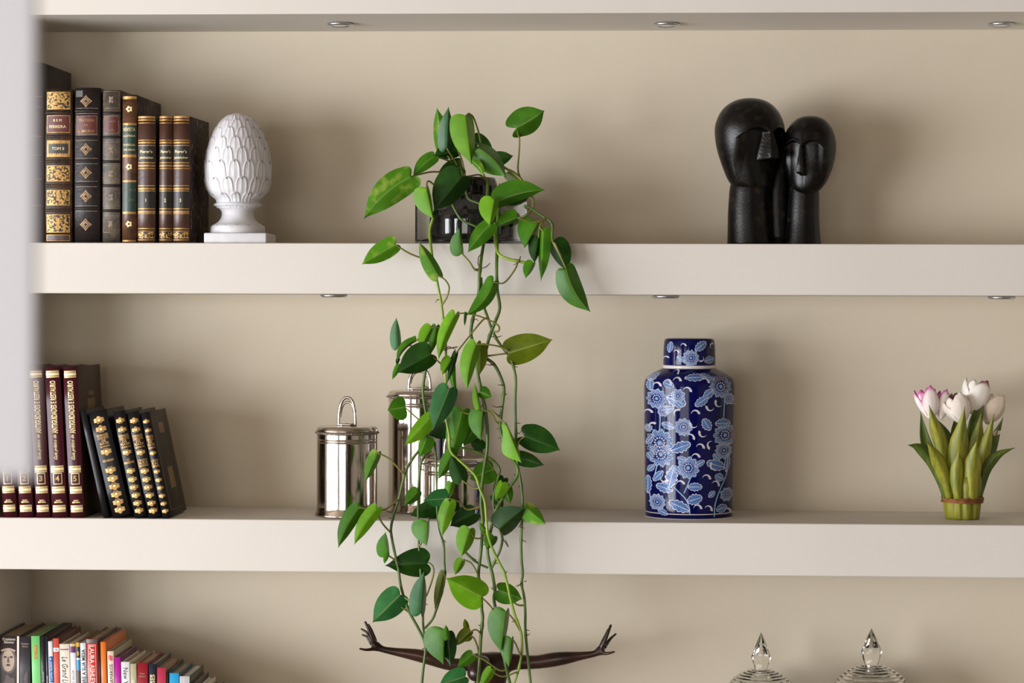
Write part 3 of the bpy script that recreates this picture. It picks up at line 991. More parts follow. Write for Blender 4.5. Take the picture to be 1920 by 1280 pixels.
# ------------------------------------------------------------------ polished metal canisters
SILVER = mat('polished_nickel', C(198, 190, 182), rough=.1, metal=1.0, bump=.10, bscale=260, stretch=(1, 1, .012))
SILVERD = mat('knurled_nickel', C(150, 138, 128), rough=.3, metal=1.0, bump=.6, bscale=900)
def canister(cx, hw, ytop, ybot, Yc, hx, hy, label):
    s_ = (DIST + Yc) / FPX
    r = hw * s_
    X = atY(cx, ytop, Yc).x
    c = Vector((X, Yc, S3T))
    H = atY(cx, ytop, Yc).z - S3T
    t = thing('canister', label, 'canister', c, 'polished lidded canisters')
    b = MB()
    b.lathe([(r * 1.04, 0), (r * 1.07, .0012), (r * 1.06, .004), (r * 1.02, .009), (r * 1.0, .0135), (r * .995, .016), (r * .995, H - .028), (r * .985, H - .0278), (r * .985, H - .0272), (r * .995, H - .027),
             (r * .995, H - .0225), (r * .985, H - .0223), (r * .985, H - .0217), (r * .995, H - .0215), (r * .995, H - .0135)], c, 72)
    build(b, 'body', SILVER, t)
    b = MB()
    b.lathe([(r * 1.0, H - .0137), (r * 1.045, H - .0125), (r * 1.05, H - .0108), (r * 1.03, H - .0095)], c, 72)
    for k in range(72):
        a = 2 * math.pi * k / 72
        p = c + Vector((r * 1.045 * math.cos(a), r * 1.045 * math.sin(a), H - .0112))
        b.tube([p + Vector((0, 0, -.0011)), p + Vector((0, 0, .0011))], .0011, 5)
    build(b, 'beaded_rim', SILVERD, t)
    b = MB()
    b.lathe([(r * 1.01, H - .0097), (r * 1.02, H - .0075), (r * 1.0, H - .0055), (r * .985, H - .0035), (r * .95, H - .0012), (r * .86, H), (r * .1, H + .0006)], c, 72)
    lid = build(b, 'lid', SILVER, t)
    # stirrup handle
    b = MB()
    hh = (ytop - hy) * s_
    hr = hx * s_
    arch = [(-hr, 0), (-hr * 1.0, hh * .25), (-hr * .92, hh * .55), (-hr * .66, hh * .86), (-hr * .3, hh * .985), (0, hh), (hr * .3, hh * .985), (hr * .66, hh * .86), (hr * .92, hh * .55), (hr, hh * .25), (hr, 0)]
    b.tube([c + Vector((x, -.002, H + z)) for x, z in spline(arch, 4)], .0026, 10)
    arch2 = [(-hr * .92, hh * .3), (-hr * .78, hh * .55), (-hr * .5, hh * .76), (0, hh * .84), (hr * .5, hh * .76), (hr * .78, hh * .55), (hr * .92, hh * .3)]
    b.tube([c + Vector((x, .0035, H + z)) for x, z in spline(arch2, 4)], .0022, 8)
    b.tube([c + Vector((x, -.002, H + .0022)) for x in (-hr, -hr * .4, 0, hr * .4, hr)], [.0028, .0018, .0028, .0018, .0028], 8)
    o = build(b, 'handle', SILVER, t)
canister(651, 57, 798, 972, .075, 15.5, 745, 'medium lidded nickel canister, clear of the leaves, leftmost of three')
canister(787, 59, 731, 965, .176, 20, 690, 'tallest lidded nickel canister standing behind trailing leaves')
canister(852, 57, 857, 973, .07, 18.5, 808, 'shortest lidded nickel canister, mostly hidden by trailing leaves')

# ------------------------------------------------------------------ blue and white ginger jar
COBALT = mat('cobalt_glaze', C(8, 12, 70), rough=.1, spec=.22)
BONE = mat('white_porcelain', C(214, 208, 206), rough=.15)
def pm(name, c):
    return mat('glaze_' + name, C(*c), rough=.12, spec=.22)
GMID, GLIGHT, GWHITE, GDEEP = pm('mid', (60, 100, 164)), pm('light', (132, 166, 204)), pm('white', (204, 204, 220)), pm('deep', (18, 42, 112))
def jar():
    Yc = .128
    s_ = (DIST + Yc) / FPX
    cx = 1292
    X = atY(cx, 830, Yc).x
    c = Vector((X, Yc, S3T))
    Z = lambda py: atY(cx, py, Yc).z - S3T
    t = thing('ginger_jar', 'tall cobalt blue and white floral porcelain jar with lid on the middle shelf', 'jar', c)
    z0 = 0
    prof = [(79, -.0), (80.5, .0008), (81, .003), (81.6, Z(952))] + [(82, Z(930)), (82.8, Z(880)), (83.6, Z(820)), (84.3, Z(760)), (84.6, Z(730)), (84, Z(718)), (81.5, Z(710)), (76, Z(704)), (66, Z(698)), (55, Z(692.5)), (50.5, Z(690))]
    prof = [(r * s_, z) for r, z in prof]
    pf = spline(prof, 3)
    b = MB(); b.lathe(pf, c, 96)
    # white foot
    build(b, 'body', COBALT, t)
    def Rz(z):
        for (ra, za), (rb, zb) in zip(pf, pf[1:]):
            if za <= z <= zb:
                return ra + (rb - ra) * (z - za) / max(zb - za, 1e-9)
        return pf[-1][0]
    zf = Z(967)
    b = MB(); b.lathe([(81.2 * s_, .0004), (82.8 * s_, .0014), (83.2 * s_, zf - .0008), (82.4 * s_, zf)], c, 96); build(b, 'foot_ring', BONE, t)
    b = MB(); b.lathe([(Rz(Z(957)) + .0002, Z(957) - .0007), (Rz(Z(957)) + .0003, Z(957) + .0007)], c, 96, cap=False); build(b, 'white_band', BONE, t)
    zl0, zl1 = Z(690), Z(634)
    b = MB(); b.lathe([(r * s_, z) for r, z in spline([(48.5, Z(684.5)), (48.8, Z(675)), (48.3, Z(655)), (47.2, Z(641)), (45.5, Z(636)), (41, Z(634)), (20, Z(633)), (1, Z(632.6))], 3)], c, 96)
    lid = build(b, 'lid', COBALT, t)
    b = MB(); b.lathe([(47.5 * s_, zl0 - .0012), (49.6 * s_, zl0 - .0002), (49.6 * s_, Z(685.2)), (48.6 * s_, Z(684))], c, 96); build(b, 'lid_rim', BONE, lid)
    def lidR(z):
        return (48.8 - 1.6 * max(0, (z - Z(675)) / (Z(641) - Z(675)))) * s_
    L = {}
    cnt = [0]
    def add(pts, m_, e, onlid, fan=True):
        e = e + cnt[0] * .06
        key = (m_.name, onlid)
        if key not in L:
            L[key] = (MB(), m_)
        v = []
        for px, py in pts:
            z = Z(py)
            r = (lidR(z) if onlid else Rz(z)) + .00025 + e * .00012
            u = max(-.985, min(.985, (px - cx) / (48.5 if onlid else 84)))
            a = math.asin(u)
            v.append((c.x + r * math.sin(a), c.y - r * math.cos(a), c.z + z))
        n = len(pts)
        if fan:
            L[key][0].add(v, [(0, i, i + 1 if i + 1 < n else 1) for i in range(1, n)], 0)
        else:
            L[key][0].add(v, [(i, i + 1, i + 3, i + 2) for i in range(0, n - 2, 2)], 0)
    def ribbon(pts, w0, w1, m_, e, onlid=False):
        pts = spline(pts, 4)
        out = []
        for i, (x, y) in enumerate(pts):
            xa, ya = pts[max(i - 1, 0)]; xb, yb = pts[min(i + 1, len(pts) - 1)]
            l = math.hypot(xb - xa, yb - ya) or 1
            w_ = w0 + (w1 - w0) * i / (len(pts) - 1)
            nx, ny = -(yb - ya) / l * w_ / 2, (xb - xa) / l * w_ / 2
            out += [(x + nx, y + ny), (x - nx, y - ny)]
        add(out, m_, e, onlid, False)
    rnd = random.Random(4)
    def ring(x, y, r, n, dep, sq=1.0):
        return [(x, y)] + [(x + r * (1 - dep * (.5 + .5 * math.cos(n * a))) * math.cos(a) * sq, y + r * (1 - dep * (.5 + .5 * math.cos(n * a))) * math.sin(a)) for a in [2 * math.pi * k / 72 for k in range(72)]]
    def flower(x, y, r, onlid=False):
        r *= 1.15
        cnt[0] += 1
        n = 11 if r > 15 else 8
        add(ring(x, y, r, n, .2), GLIGHT, 1, onlid)
        add(ring(x, y, r * .86, n, .2), GMID, 2, onlid)
        add(ring(x, y, r * .45, 9, .2), GDEEP, 3, onlid)
        for k in range(n * 3):
            a = 2 * math.pi * (k + .5) / (n * 3)
            r0, r1 = r * (.45 + .08 * rnd.random()), r * (.84 + .08 * rnd.random())
            ribbon([(x + r0 * math.cos(a), y + r0 * math.sin(a)), (x + r1 * math.cos(a), y + r1 * math.sin(a))], .5, .9, GWHITE, 4, onlid)
        for k in range(12):
            a = 2 * math.pi * k / 12
            add(ring(x + r * .33 * math.cos(a), y + r * .33 * math.sin(a), max(.7, r * .055), 3, 0), GWHITE, 4, onlid)
        add(ring(x, y, r * .17, 5, .3), GLIGHT, 4, onlid)
    def leaf2(x0, y0, x1, y1, w_, onlid=False):
        w_ *= 1.2
        cnt[0] += 1
        d = (x1 - x0, y1 - y0); l = math.hypot(*d); d = (d[0] / l, d[1] / l); n = (-d[1], d[0])
        def outline(k):
            pts = [(x0 + d[0] * l * .5, y0 + d[1] * l * .5)]
            for sg in (1, -1):
                rg = range(0, 15) if sg == 1 else range(14, -1, -1)
                for i in rg:
                    q_ = i / 14
                    ww = w_ * k * math.sin(math.pi * min(1, q_ * .93 + .03)) ** .7 * (1 - .25 * (i % 3 == 2))
                    qq = .5 + (q_ - .5) * (1 - (1 - k) * .6)
                    pts.append((x0 + d[0] * l * qq + n[0] * sg * ww, y0 + d[1] * l * qq + n[1] * sg * ww))
            return pts
        add(outline(1), GWHITE, 1, onlid)
        add(outline(.84), GMID, 2, onlid)
        ribbon([(x0, y0), (x0 + d[0] * l * .5, y0 + d[1] * l * .5), (x1, y1)], 1.3, .6, GWHITE, 4, onlid)
        for i in range(2, 9):
            q_ = i / 10
            for sg in (1, -1):
                ww = w_ * .78 * math.sin(math.pi * q_) ** .7
                ribbon([(x0 + d[0] * l * q_, y0 + d[1] * l * q_), (x0 + d[0] * l * (q_ + .14) + n[0] * sg * ww, y0 + d[1] * l * (q_ + .14) + n[1] * sg * ww)], .7, .4, GLIGHT, 3, onlid)
    def curl(x, y, r, a0, flip=1, onlid=False):
        pts = []
        for k in range(9):
            a = a0 + flip * k / 8 * 2.7
            pts.append((x + r * math.cos(a), y + r * math.sin(a)))
        ribbon(pts, r * .05, r * .62, GWHITE, 2, onlid)
        a = a0 + flip * 2.7
        ex, ey = pts[-1]
        tx, ty = -math.sin(a) * flip, math.cos(a) * flip
        ribbon([(ex, ey), (ex + tx * r * .5 + .3 * r * math.cos(a), ey + ty * r * .5 + .3 * r * math.sin(a))], r * .9, .2, GWHITE, 2, onlid)
    for st in ([(1234, 761), (1237, 782), (1236, 800), (1236, 812)], [(1291, 956), (1289, 941), (1283, 928), (1272, 917), (1261, 907)], [(1292, 888), (1288, 900), (1280, 918)], [(1355, 740), (1354, 760), (1353, 781)],
               [(1338, 962), (1338, 945), (1342, 928), (1350, 908), (1359, 888), (1363, 870), (1365, 852)], [(1236, 855), (1230, 872), (1226, 890)], [(1222, 950), (1218, 930), (1215, 905)]):
        ribbon(st, 2.6, 2.0, GLIGHT, 1)
    for x, y, r in ((1231, 745, 17), (1347, 722, 19), (1279, 796, 15), (1236, 826, 23), (1238, 848, 21), (1356, 812, 20), (1354, 840, 15), (1288, 871, 19), (1231, 936, 14), (1361, 922, 12), (1243, 767, 10), (1363, 745, 10), (1269, 739, 12), (1218, 705, 8), (1216, 800, 7)):
        flower(x, y, r)
    for a_ in ((1249, 741, 1283, 755, 10), (1324, 741, 1300, 757, 7), (1333, 728, 1316, 742, 7), (1256, 840, 1292, 826, 9), (1242, 878, 1224, 897, 6), (1252, 909, 1262, 870, 10), (1260, 913, 1229, 905, 8), (1287, 906, 1314, 906, 7), (1286, 933, 1314, 925, 9), (1291, 950, 1252, 934, 9),
               (1357, 872, 1322, 861, 9), (1354, 893, 1338, 886, 7), (1359, 880, 1363, 846, 5), (1328, 802, 1315, 781, 8), (1337, 790, 1366, 790, 8), (1220, 730, 1218, 708, 6), (1280, 706, 1322, 704, 6), (1214, 922, 1215, 888, 6), (1341, 950, 1362, 944, 7), (1240, 766, 1262, 762, 6), (1262, 798, 1240, 790, 6), (1226, 812, 1212, 830, 5), (1274, 880, 1258, 868, 5), (1312, 700, 1338, 708, 5), (1226, 868, 1214, 880, 5), (1250, 958, 1232, 950, 5), (1262, 722, 1242, 714, 6), (1276, 760, 1262, 748, 5), (1300, 868, 1318, 858, 5), (1326, 925, 1338, 915, 5), (1346, 858, 1334, 846, 5), (1222, 858, 1214, 846, 5), (1268, 852, 1284, 858, 5)):
        leaf2(*a_)
    for x, y, a0, fl in ((1285, 730, 3.4, 1), (1328, 759, .3, 1), (1300, 772, 3.2, 1), (1315, 807, .6, 1), (1291, 816, 3.6, 1), (1309, 834, 3.4, 1), (1330, 829, 5.0, -1), (1301, 852, 3.2, 1), (1321, 891, 3.4, 1), (1273, 902, 3.1, 1), (1338, 903, 3.6, 1), (1305, 946, 3.3, 1), (1269, 771, 2.2, 1), (1224, 797, 2.4, 1), (1216, 773, 3.0, 1), (1344, 752, .8, 1), (1266, 712, 3.2, 1), (1249, 716, 3.6, 1),
                         (1371, 761, 4.0, 1), (1231, 722, 3.2, 1), (1318, 713, 3.5, 1), (1298, 790, .5, 1), (1362, 955, 3.4, 1), (1325, 948, 3.6, 1), (1244, 891, 3.4, -1), (1256, 698, 3.4, 1), (1336, 868, 1.0, 1)):
        curl(x, y, 6.8, a0, fl)
    flower(1293, 670, 14, True)
    for a_ in ((1254, 660, 1257, 640, 5), (1301, 656, 1322, 640, 7), (1318, 676, 1336, 671, 6), (1282, 676, 1268, 668, 4)):
        leaf2(*a_, True)
    for x, y, a0, fl in ((1279, 648, 3.2, 1), (1312, 671, 5.4, 1), (1249, 672, 2.8, 1), (1334, 648, 2.0, 1), (1266, 660, 3.3, 1)):
        curl(x, y, 4.6, a0, fl, True)
    for (mn, onlid), (b, m_) in L.items():
        o = build(b, 'painted_flowers', m_, lid if onlid else t); o['kind'] = 'stuff'
jar()

# ------------------------------------------------------------------ glass jars on the bottom shelf
CRYSTAL = glass('clear_crystal', (.97, .97, .96, 1), 1.5)
def glassjar(cx, ytip, ywide, hw, yb, hwb, dome_hw, label):
    Yc = .12
    s_ = (DIST + Yc) / FPX
    c = Vector((atY(cx, 1250, Yc).x, Yc, S4T))
    Z = lambda py: atY(cx, py, Yc).z - S4T
    t = thing('glass_jar', label, 'jar', c, 'clear glass lidded jars')
    b = MB()
    b.lathe([(.3 * s_, Z(ytip)), (hw * .45 * s_, Z(ytip + (ywide - ytip) * .42)), (hw * s_, Z(ywide)), (hw * .97 * s_, Z(ywide + 3)), (hwb * s_, Z(yb)), (hwb * .5 * s_, Z(yb + 3))][::-1], c, 8, smooth=False)
    o = build(b, 'faceted_knob', CRYSTAL, t)
    # ribbed dome lid: shell with ridges
    outer, inner = [], []
    R = dome_hw * 1.32
    N = 110
    for i in range(N + 1):
        q_ = i / N
        a = math.radians(8 + 82 * q_)
        r = R * math.sin(a)
        z = R * math.cos(a) * .78
        rid = 1.3 * abs(math.sin(q_ * math.pi * 11))
        outer.append(((r + rid) * s_, Z(yb + 1) + (z - R * .78 * math.cos(math.radians(8)) + rid) * s_))
        inner.append(((r - 3.0) * s_, Z(yb + 1) + (z - R * .78 * math.cos(math.radians(8)) - 3.0) * s_))
    prof = inner[::1] + outer[::-1]
    prof = [(max(r, .0004), z) for r, z in prof]
    b = MB()
    b.lathe([(.0004, inner[0][1])] + inner + outer[::-1] + [(.0004, outer[0][1])], c, 72)
    build(b, 'ribbed_lid', CRYSTAL, t)
    zr = outer[-1][1] - .001
    rr = R * s_
    b = MB()
    H = zr
    b.lathe([(rr * .8, 0), (rr * .98, .004), (rr * 1.0, H * .5), (rr * .96, H), (rr * .90, H), (rr * .94, H * .5), (rr * .9, .01), (.001, .009)], c, 64)
    build(b, 'bowl', CRYSTAL, t)
glassjar(1427, 1185, 1231, 18.5, 1254, 11.5, 50, 'clear ribbed glass jar with faceted point knob, left of the two')
glassjar(1634, 1178, 1220, 19.5, 1246, 12.5, 55, 'clear ribbed glass jar with faceted point knob, right of the two and slightly larger')

# ------------------------------------------------------------------ bronze figure with outstretched arms
FIG = mat('brown_bronze', C(24, 14, 10), rough=.27, metal=.2, spec=.5, col2=C(62, 36, 24), nscale=14, bump=.1, bscale=90)
def figure():
    Yc = .12
    s_ = (DIST + Yc) / FPX
    root = atY(915, 1400, Yc)
    t = thing('figurine', 'dark brown bronze figure with bowed head and wide outstretched arms behind hanging vines', 'figurine', (root.x, Yc, S4T))
    V, E, Rr = [], [], []
    def vtx(px, py, r, dy=0.0, par=None):
        V.append(atY(px, py, Yc + dy)); Rr.append(r * s_)
        if par is not None:
            E.append((par, len(V) - 1))
        return len(V) - 1
    pel = vtx(915, 1375, 30, .02)
    sp = vtx(916, 1330, 29, .01, pel)
    ch = vtx(918, 1285, 31, 0, sp)
    up = vtx(920, 1252, 25, -.005, ch)
    nk = vtx(909, 1240, 17, -.03, up)
    hd = vtx(898, 1246, 22, -.052, nk)
    hd2 = vtx(893, 1262, 21, -.066, hd)
    vtx(892, 1279, 13, -.066, hd2)
    # left arm on screen
    k = vtx(893, 1240, 18, 0, up); k = vtx(868, 1247, 13.5, -.004, k); k = vtx(838, 1244, 13, -.006, k); k = vtx(806, 1233, 14.5, -.008, k); k = vtx(778, 1227, 12.5, -.01, k)
    k = vtx(745, 1222, 8.5, -.012, k); k = vtx(722, 1218, 6.5, -.014, k); ha = vtx(706, 1213, 6.5, -.014, k)
    def finger(h, pts, r0=3.2):
        q_ = h
        for i, (x, y, dy) in enumerate(pts):
            q_ = vtx(x, y, r0 * (1 - .22 * i), dy, q_)
    finger(ha, [(699, 1199, -.018), (692, 1181, -.018), (684, 1164, -.016)], 4.2)
    finger(ha, [(702, 1196, -.008), (696, 1180, -.004), (690, 1169, 0)], 3.6)
    finger(ha, [(697, 1203, -.002), (687, 1184, .002), (676, 1178, .004)], 3)
    finger(ha, [(696, 1207, .004), (688, 1193, .008), (678, 1189, .010)], 3)
    finger(ha, [(697, 1217, -.02), (686, 1218, -.024), (673, 1215.5, -.026)], 3.4)
    # right arm on screen
    k = vtx(948, 1239, 19, 0, up); k = vtx(978, 1241, 15, 0, k); k = vtx(1010, 1241, 13.5, -.002, k); k = vtx(1036, 1236, 15.5, -.004, k); k = vtx(1062, 1233, 13, -.006, k)
    k = vtx(1090, 1229, 8.5, -.008, k); k = vtx(1112, 1226, 6.5, -.01, k); hb = vtx(1125, 1221, 6.5, -.01, k)
    finger(hb, [(1132, 1206, -.014), (1139, 1188, -.014), (1146, 1170, -.012)], 4.2)
    finger(hb, [(1129, 1205, -.004), (1136, 1190, 0), (1141, 1178, .002)], 3.6)
    finger(hb, [(1136, 1207, .002), (1145, 1196, .006), (1156, 1187, .008)], 3)
    finger(hb, [(1137, 1209, .008), (1143, 1200, .012), (1150, 1192, .014)], 2.8)
    finger(hb, [(1134, 1225, -.016), (1143, 1224, -.020), (1153, 1221, -.022)], 3.4)
    # crouching legs, below the picture edge
    for sg in (-1, 1):
        a = vtx(915 + sg * 26, 1385, 24, .0, pel)
        a = vtx(915 + sg * 44, 1372, 20, -.045, a)
        a = vtx(915 + sg * 48, 1360, 17, -.075, a)
        a = vtx(915 + sg * 46, 1410, 15, -.055, a)
        a = vtx(915 + sg * 44, 1462, 10, -.03, a)
        vtx(915 + sg * 48, 1470, 9, -.06, a)
    me = bpy.data.meshes.new('body')
    me.from_pydata([p - t.location for p in V], E, [])
    o = bpy.data.objects.new('body', me)
    COL.objects.link(o)
    md = o.modifiers.new('skin', 'SKIN')
    md.use_smooth_shade = True
    for i, sv in enumerate(me.skin_vertices[0].data):
        sv.radius = (Rr[i], Rr[i])
        sv.use_root = (i == 0)
    ss = o.modifiers.new('sub', 'SUBSURF'); ss.levels = 2; ss.render_levels = 2
    dg = bpy.context.evaluated_depsgraph_get()
    me2 = bpy.data.meshes.new_from_object(o.evaluated_get(dg))
    bpy.data.objects.remove(o)
    me2.materials.clear(); me2.materials.append(FIG)
    for p in me2.polygons:
        p.use_smooth = True
    me2.name = 'body'
    o = bpy.data.objects.new('body', me2); o.parent = t; COL.objects.link(o)
    b = MB(); b.rbox(root.x - .065, root.x + .065, Yc - .085, Yc + .06, S4T, S4T + .016, .003)
    build(b, 'base', FIG, t)
figure()

# ------------------------------------------------------------------ tulips
def petal_mat():
    return mat('tulip_white', C(240, 234, 226), rough=.6, col2=C(226, 214, 202), nscale=50)
TW = petal_mat()
TBEIGE = mat('tulip_beige', C(222, 206, 186), rough=.65, col2=C(206, 188, 168), nscale=50)
TMAUVE = mat('tulip_mauve', C(140, 104, 96), rough=.7, col2=C(110, 76, 76), nscale=60)
def two_tone(name, c, c2):
    q = mat(name, C(*c), rough=.62)
    nt = q.node_tree
    at = nt.nodes.new('ShaderNodeAttribute'); at.attribute_name = 'rib'
    mx = nt.nodes.new('ShaderNodeMix'); mx.data_type = 'RGBA'
    mx.inputs[6].default_value, mx.inputs[7].default_value = C(*c), C(*c2)
    nt.links.new(at.outputs['Fac'], mx.inputs[0])
    nt.links.new(mx.outputs[2], nt.nodes['Principled BSDF'].inputs['Base Color'])
    return q
TPINK = two_tone('tulip_pink_edged', (242, 230, 224), (190, 40, 146))
TWMAR = two_tone('tulip_white_maroon_tip', (240, 234, 224), (128, 44, 62))
TLEAF = mat('tulip_leaf', C(150, 146, 36), rough=.5, col2=C(104, 112, 22), nscale=30, stretch=(6, 6, .8))
TLEAF2 = mat('tulip_leaf_deep', C(84, 102, 22), rough=.5, col2=C(60, 78, 18), nscale=30, stretch=(6, 6, .8))
RAFFIA = mat('raffia', C(150, 94, 42), rough=.7, col2=C(110, 64, 30), nscale=90)
def tulips():
    Yc = .108
    c = Vector((atY(1804, 970, Yc).x, Yc, S3T))
    t = thing('tulip_bouquet', 'bunch of artificial white and pink tulips tied with raffia, at right on the middle shelf', 'flowers', c)
    s_ = (DIST + Yc) / FPX
    # stalk bundle: sheath of folded leaf bases
    zt = atY(1804, 925, Yc).z - S3T
    b = MB()
    n = 96
    v, f = [], []
    for z, r in ((0, 31), (.004, 32), (zt * .5, 34), (zt, 36), (zt + .012, 39), (zt + .03, 40)):
        for k in range(n):
            a = 2 * math.pi * k / n
            rr = r * s_ * (1 - .10 * abs(math.sin(a * 5 + .6)) ** 6)
            v.append((c.x + rr * math.cos(a), c.y + rr * math.sin(a), c.z + z))
    for i in range(5):
        for k in range(n):
            k2 = (k + 1) % n
            f.append((i * n + k, i * n + k2, (i + 1) * n + k2, (i + 1) * n + k))
    f.append(tuple(reversed(range(n)))); f.append(tuple(range(5 * n, 6 * n)))
    b.add(v, f, 0, True)
    build(b, 'stalk_bundle', TLEAF, t)
    b = MB()
    for j, dz in enumerate((-.0035, -.0012, .0012, .0034)):
        pts = []
        for k in range(41):
            a = 2 * math.pi * k / 40
            r = (38 + .8 * math.sin(3 * a + j)) * s_
            pts.append((c.x + r * math.cos(a), c.y + r * math.sin(a), c.z + atY(1804, 936, Yc).z - S3T + dz + .0008 * math.sin(2 * a + j)))
        b.tube(pts, .0013, 6)
    build(b, 'raffia_tie', RAFFIA, t)
    def blade(pts, hw, dY, m_, fold=.5):
        """pts: photo polyline from the tie to the tip; dY: depth from the bundle's axis at start, end"""
        p = spline(pts, 8)
        N = len(p)
        v, f = [], []
        NW = 6
        for i, (x, y) in enumerate(p):
            q_ = i / (N - 1)
            xa, ya = p[max(i - 1, 0)]; xb, yb = p[min(i + 1, N - 1)]
            l = math.hypot(xb - xa, yb - ya) or 1
            nx, ny = -(yb - ya) / l, (xb - xa) / l
            w_ = hw * (.55 + .45 * smooth(0, .45, q_)) * (1 - smooth(.55, 1.0, q_) ** 1.5) + .3
            Y = Yc + dY[0] + (dY[1] - dY[0]) * q_ ** .8
            for k in range(NW + 1):
                u = -1 + 2 * k / NW
                v.append(atY(x + nx * u * w_, y + ny * u * w_, Y + fold * w_ * s_ * (abs(u) ** 1.4) * (1 if dY[0] < .01 else -1) - (.0012 if k == 3 else 0)))
        for i in range(N - 1):
            for k in range(NW):
                a = i * (NW + 1) + k
                f.append((a, a + 1, a + NW + 2, a + NW + 1))
        b = MB(); b.add(v, f, 0, True)
        o = build(b, 'leaf', m_, t)
        sd = o.modifiers.new('thickness', 'SOLIDIFY'); sd.thickness = .0008; sd.offset = 0
    F = -.032
    blade([(1800, 934), (1795, 890), (1796, 850), (1801, 812), (1809, 761)], 18, (F + .006, F - .006), TLEAF)
    blade([(1797, 936), (1794, 905), (1795, 875), (1798, 846)], 12.5, (F - .002, F - .012), TLEAF)
    blade([(1823, 936), (1822, 900), (1825, 865), (1831, 826)], 16, (F, F - .014), TLEAF)
    blade([(1782, 934), (1772, 895), (1757, 860), (1737, 826)], 13, (F + .006, F - .016), TLEAF)
    blade([(1774, 934), (1766, 905), (1752, 872), (1734, 848), (1718, 837), (1702, 834)], 11, (-.014, -.03), TLEAF2)
    blade([(1836, 932), (1842, 900), (1852, 874), (1872, 852), (1903, 839)], 9.5, (-.01, -.022), TLEAF2)
    blade([(1788, 930), (1778, 880), (1764, 830), (1752, 795), (1742, 759)], 13, (-.014, -.03), TLEAF)
    blade([(1772, 930), (1752, 865), (1735, 825), (1726, 772)], 10, (.01, .0), TLEAF2)
    blade([(1790, 930), (1781, 870), (1768, 820), (1744, 774)], 17, (-.004, -.004), TLEAF2)
    blade([(1820, 930), (1824, 870), (1832, 825), (1840, 772)], 13, (-.006, -.008), TLEAF)
    blade([(1812, 930), (1818, 860), (1830, 790), (1845, 738)], 13, (.012, .002), TLEAF2)
    blade([(1834, 930), (1838, 890), (1848, 835), (1864, 776)], 12, (-.004, -.018), TLEAF)
    blade([(1836, 930), (1848, 880), (1862, 830), (1881, 782)], 10, (.004, .0), TLEAF2)
    blade([(1804, 930), (1802, 870), (1797, 815), (1790, 780)], 16, (.016, .01), TLEAF2)
    # blooms
    def bloom(cx, cy, rw, rh, tilt, dY, m_, mtip=None, npet=6):
        base = MB()
        o0 = atY(cx, cy, Yc + dY)
        rx, rz = rw * s_, rh * s_
        rot = Matrix.Rotation(tilt, 3, 'Y') @ Matrix.Rotation(-.22, 3, 'X')
        base.lathe([(rx * .06, -rz * .98), (rx * .34, -rz * .86), (rx * .6, -rz * .3), (rx * .5, rz * .2), (rx * .2, rz * .5)], (0, 0, 0), 20)
        base.v = [tuple(o0 + rot @ Vector(p)) for p in base.v]
        root = build(base, 'bloom', m_, t)
        for k in range(npet):
            a0 = 2 * math.pi * k / npet + .35
            lay_ = 1.0 if k % 2 == 0 else .86
            v, f, mi, att = [], [], [], []
            NU, NV = 12, 14
            for j in range(NV + 1):
                q_ = j / NV
                rr = rx * lay_ * (math.sin(math.pi * (.015 + .665 * q_)) ** .72) * (1.0 + .02 * math.sin(5 * q_ + k))
                z = rz * (-1 + 2.0 * q_ * (1 if k % 2 == 0 else .93))
                wa = (math.pi / npet * 2.05) * (max(0.0, math.sin(math.pi * min(1, .14 + .79 * q_))) ** .5) * (1 + .05 * math.sin(11 * q_ + 2 * k))
                for i in range(NU + 1):
                    u = -1 + 2 * i / NU
                    a = a0 + u * wa
                    zz_ = z - rz * .30 * (abs(u) ** 2.2) * q_ + rz * .05 * math.sin(6 * u + 5 * k) * q_ ** 3
                    r2 = rr * (1 + .04 * math.cos(u * 3) - .07 * math.exp(-(u / .14) ** 2) * q_ * (1 - q_) * 3 + .05 * math.sin(4 * u + 3 * k) * q_ ** 2)
                    v.append(tuple(o0 + rot @ Vector((r2 * math.sin(a), -r2 * math.cos(a), zz_))))
                    tip = smooth(.80, .96, q_ + .03 * math.sin(5 * u + k))
                    if m_ is TPINK:
                        edge = smooth(.62, 1.0, abs(u) + .08 * math.sin(9 * q_ + k)) * smooth(.35, .7, q_)
                        att.append(min(1, .9 * tip + .85 * edge + .8 * math.exp(-((u - .1) / .2) ** 2) * smooth(.4, .62, q_) * (k % 2)))
                    else:
                        att.append(tip * (k % 3 == 0))
            for j in range(NV):
                for i in range(NU):
                    q0 = j * (NU + 1) + i
                    f.append((q0, q0 + 1, q0 + NU + 2, q0 + NU + 1))
            b = MB()
            b.add(v, f, 0, True); b.att = att
            o = build(b, 'petal', m_, root)
            sd = o.modifiers.new('thickness', 'SOLIDIFY'); sd.thickness = .0006
    bloom(1741, 757, 22, 30, -.2, -.002, TPINK)
    bloom(1766, 759, 15, 28, .08, .004, TPINK)
    bloom(1797, 768, 26, 27, -.3, -.008, TW)
    bloom(1828, 745, 27, 32, .3, .014, TWMAR)
    bloom(1859, 768, 24, 29, .35, .02, TBEIGE)
    bloom(1787, 752, 11, 15, .1, .022, TMAUVE)
    b = MB()
    b.add([atY(x, y, Yc + .0) for x, y in ((1860, 812), (1868, 806), (1880, 808), (1874, 814), (1864, 817))], [(0, 1, 2, 3, 4)])
    build(b, 'fallen_petal', TBEIGE, t)
tulips()
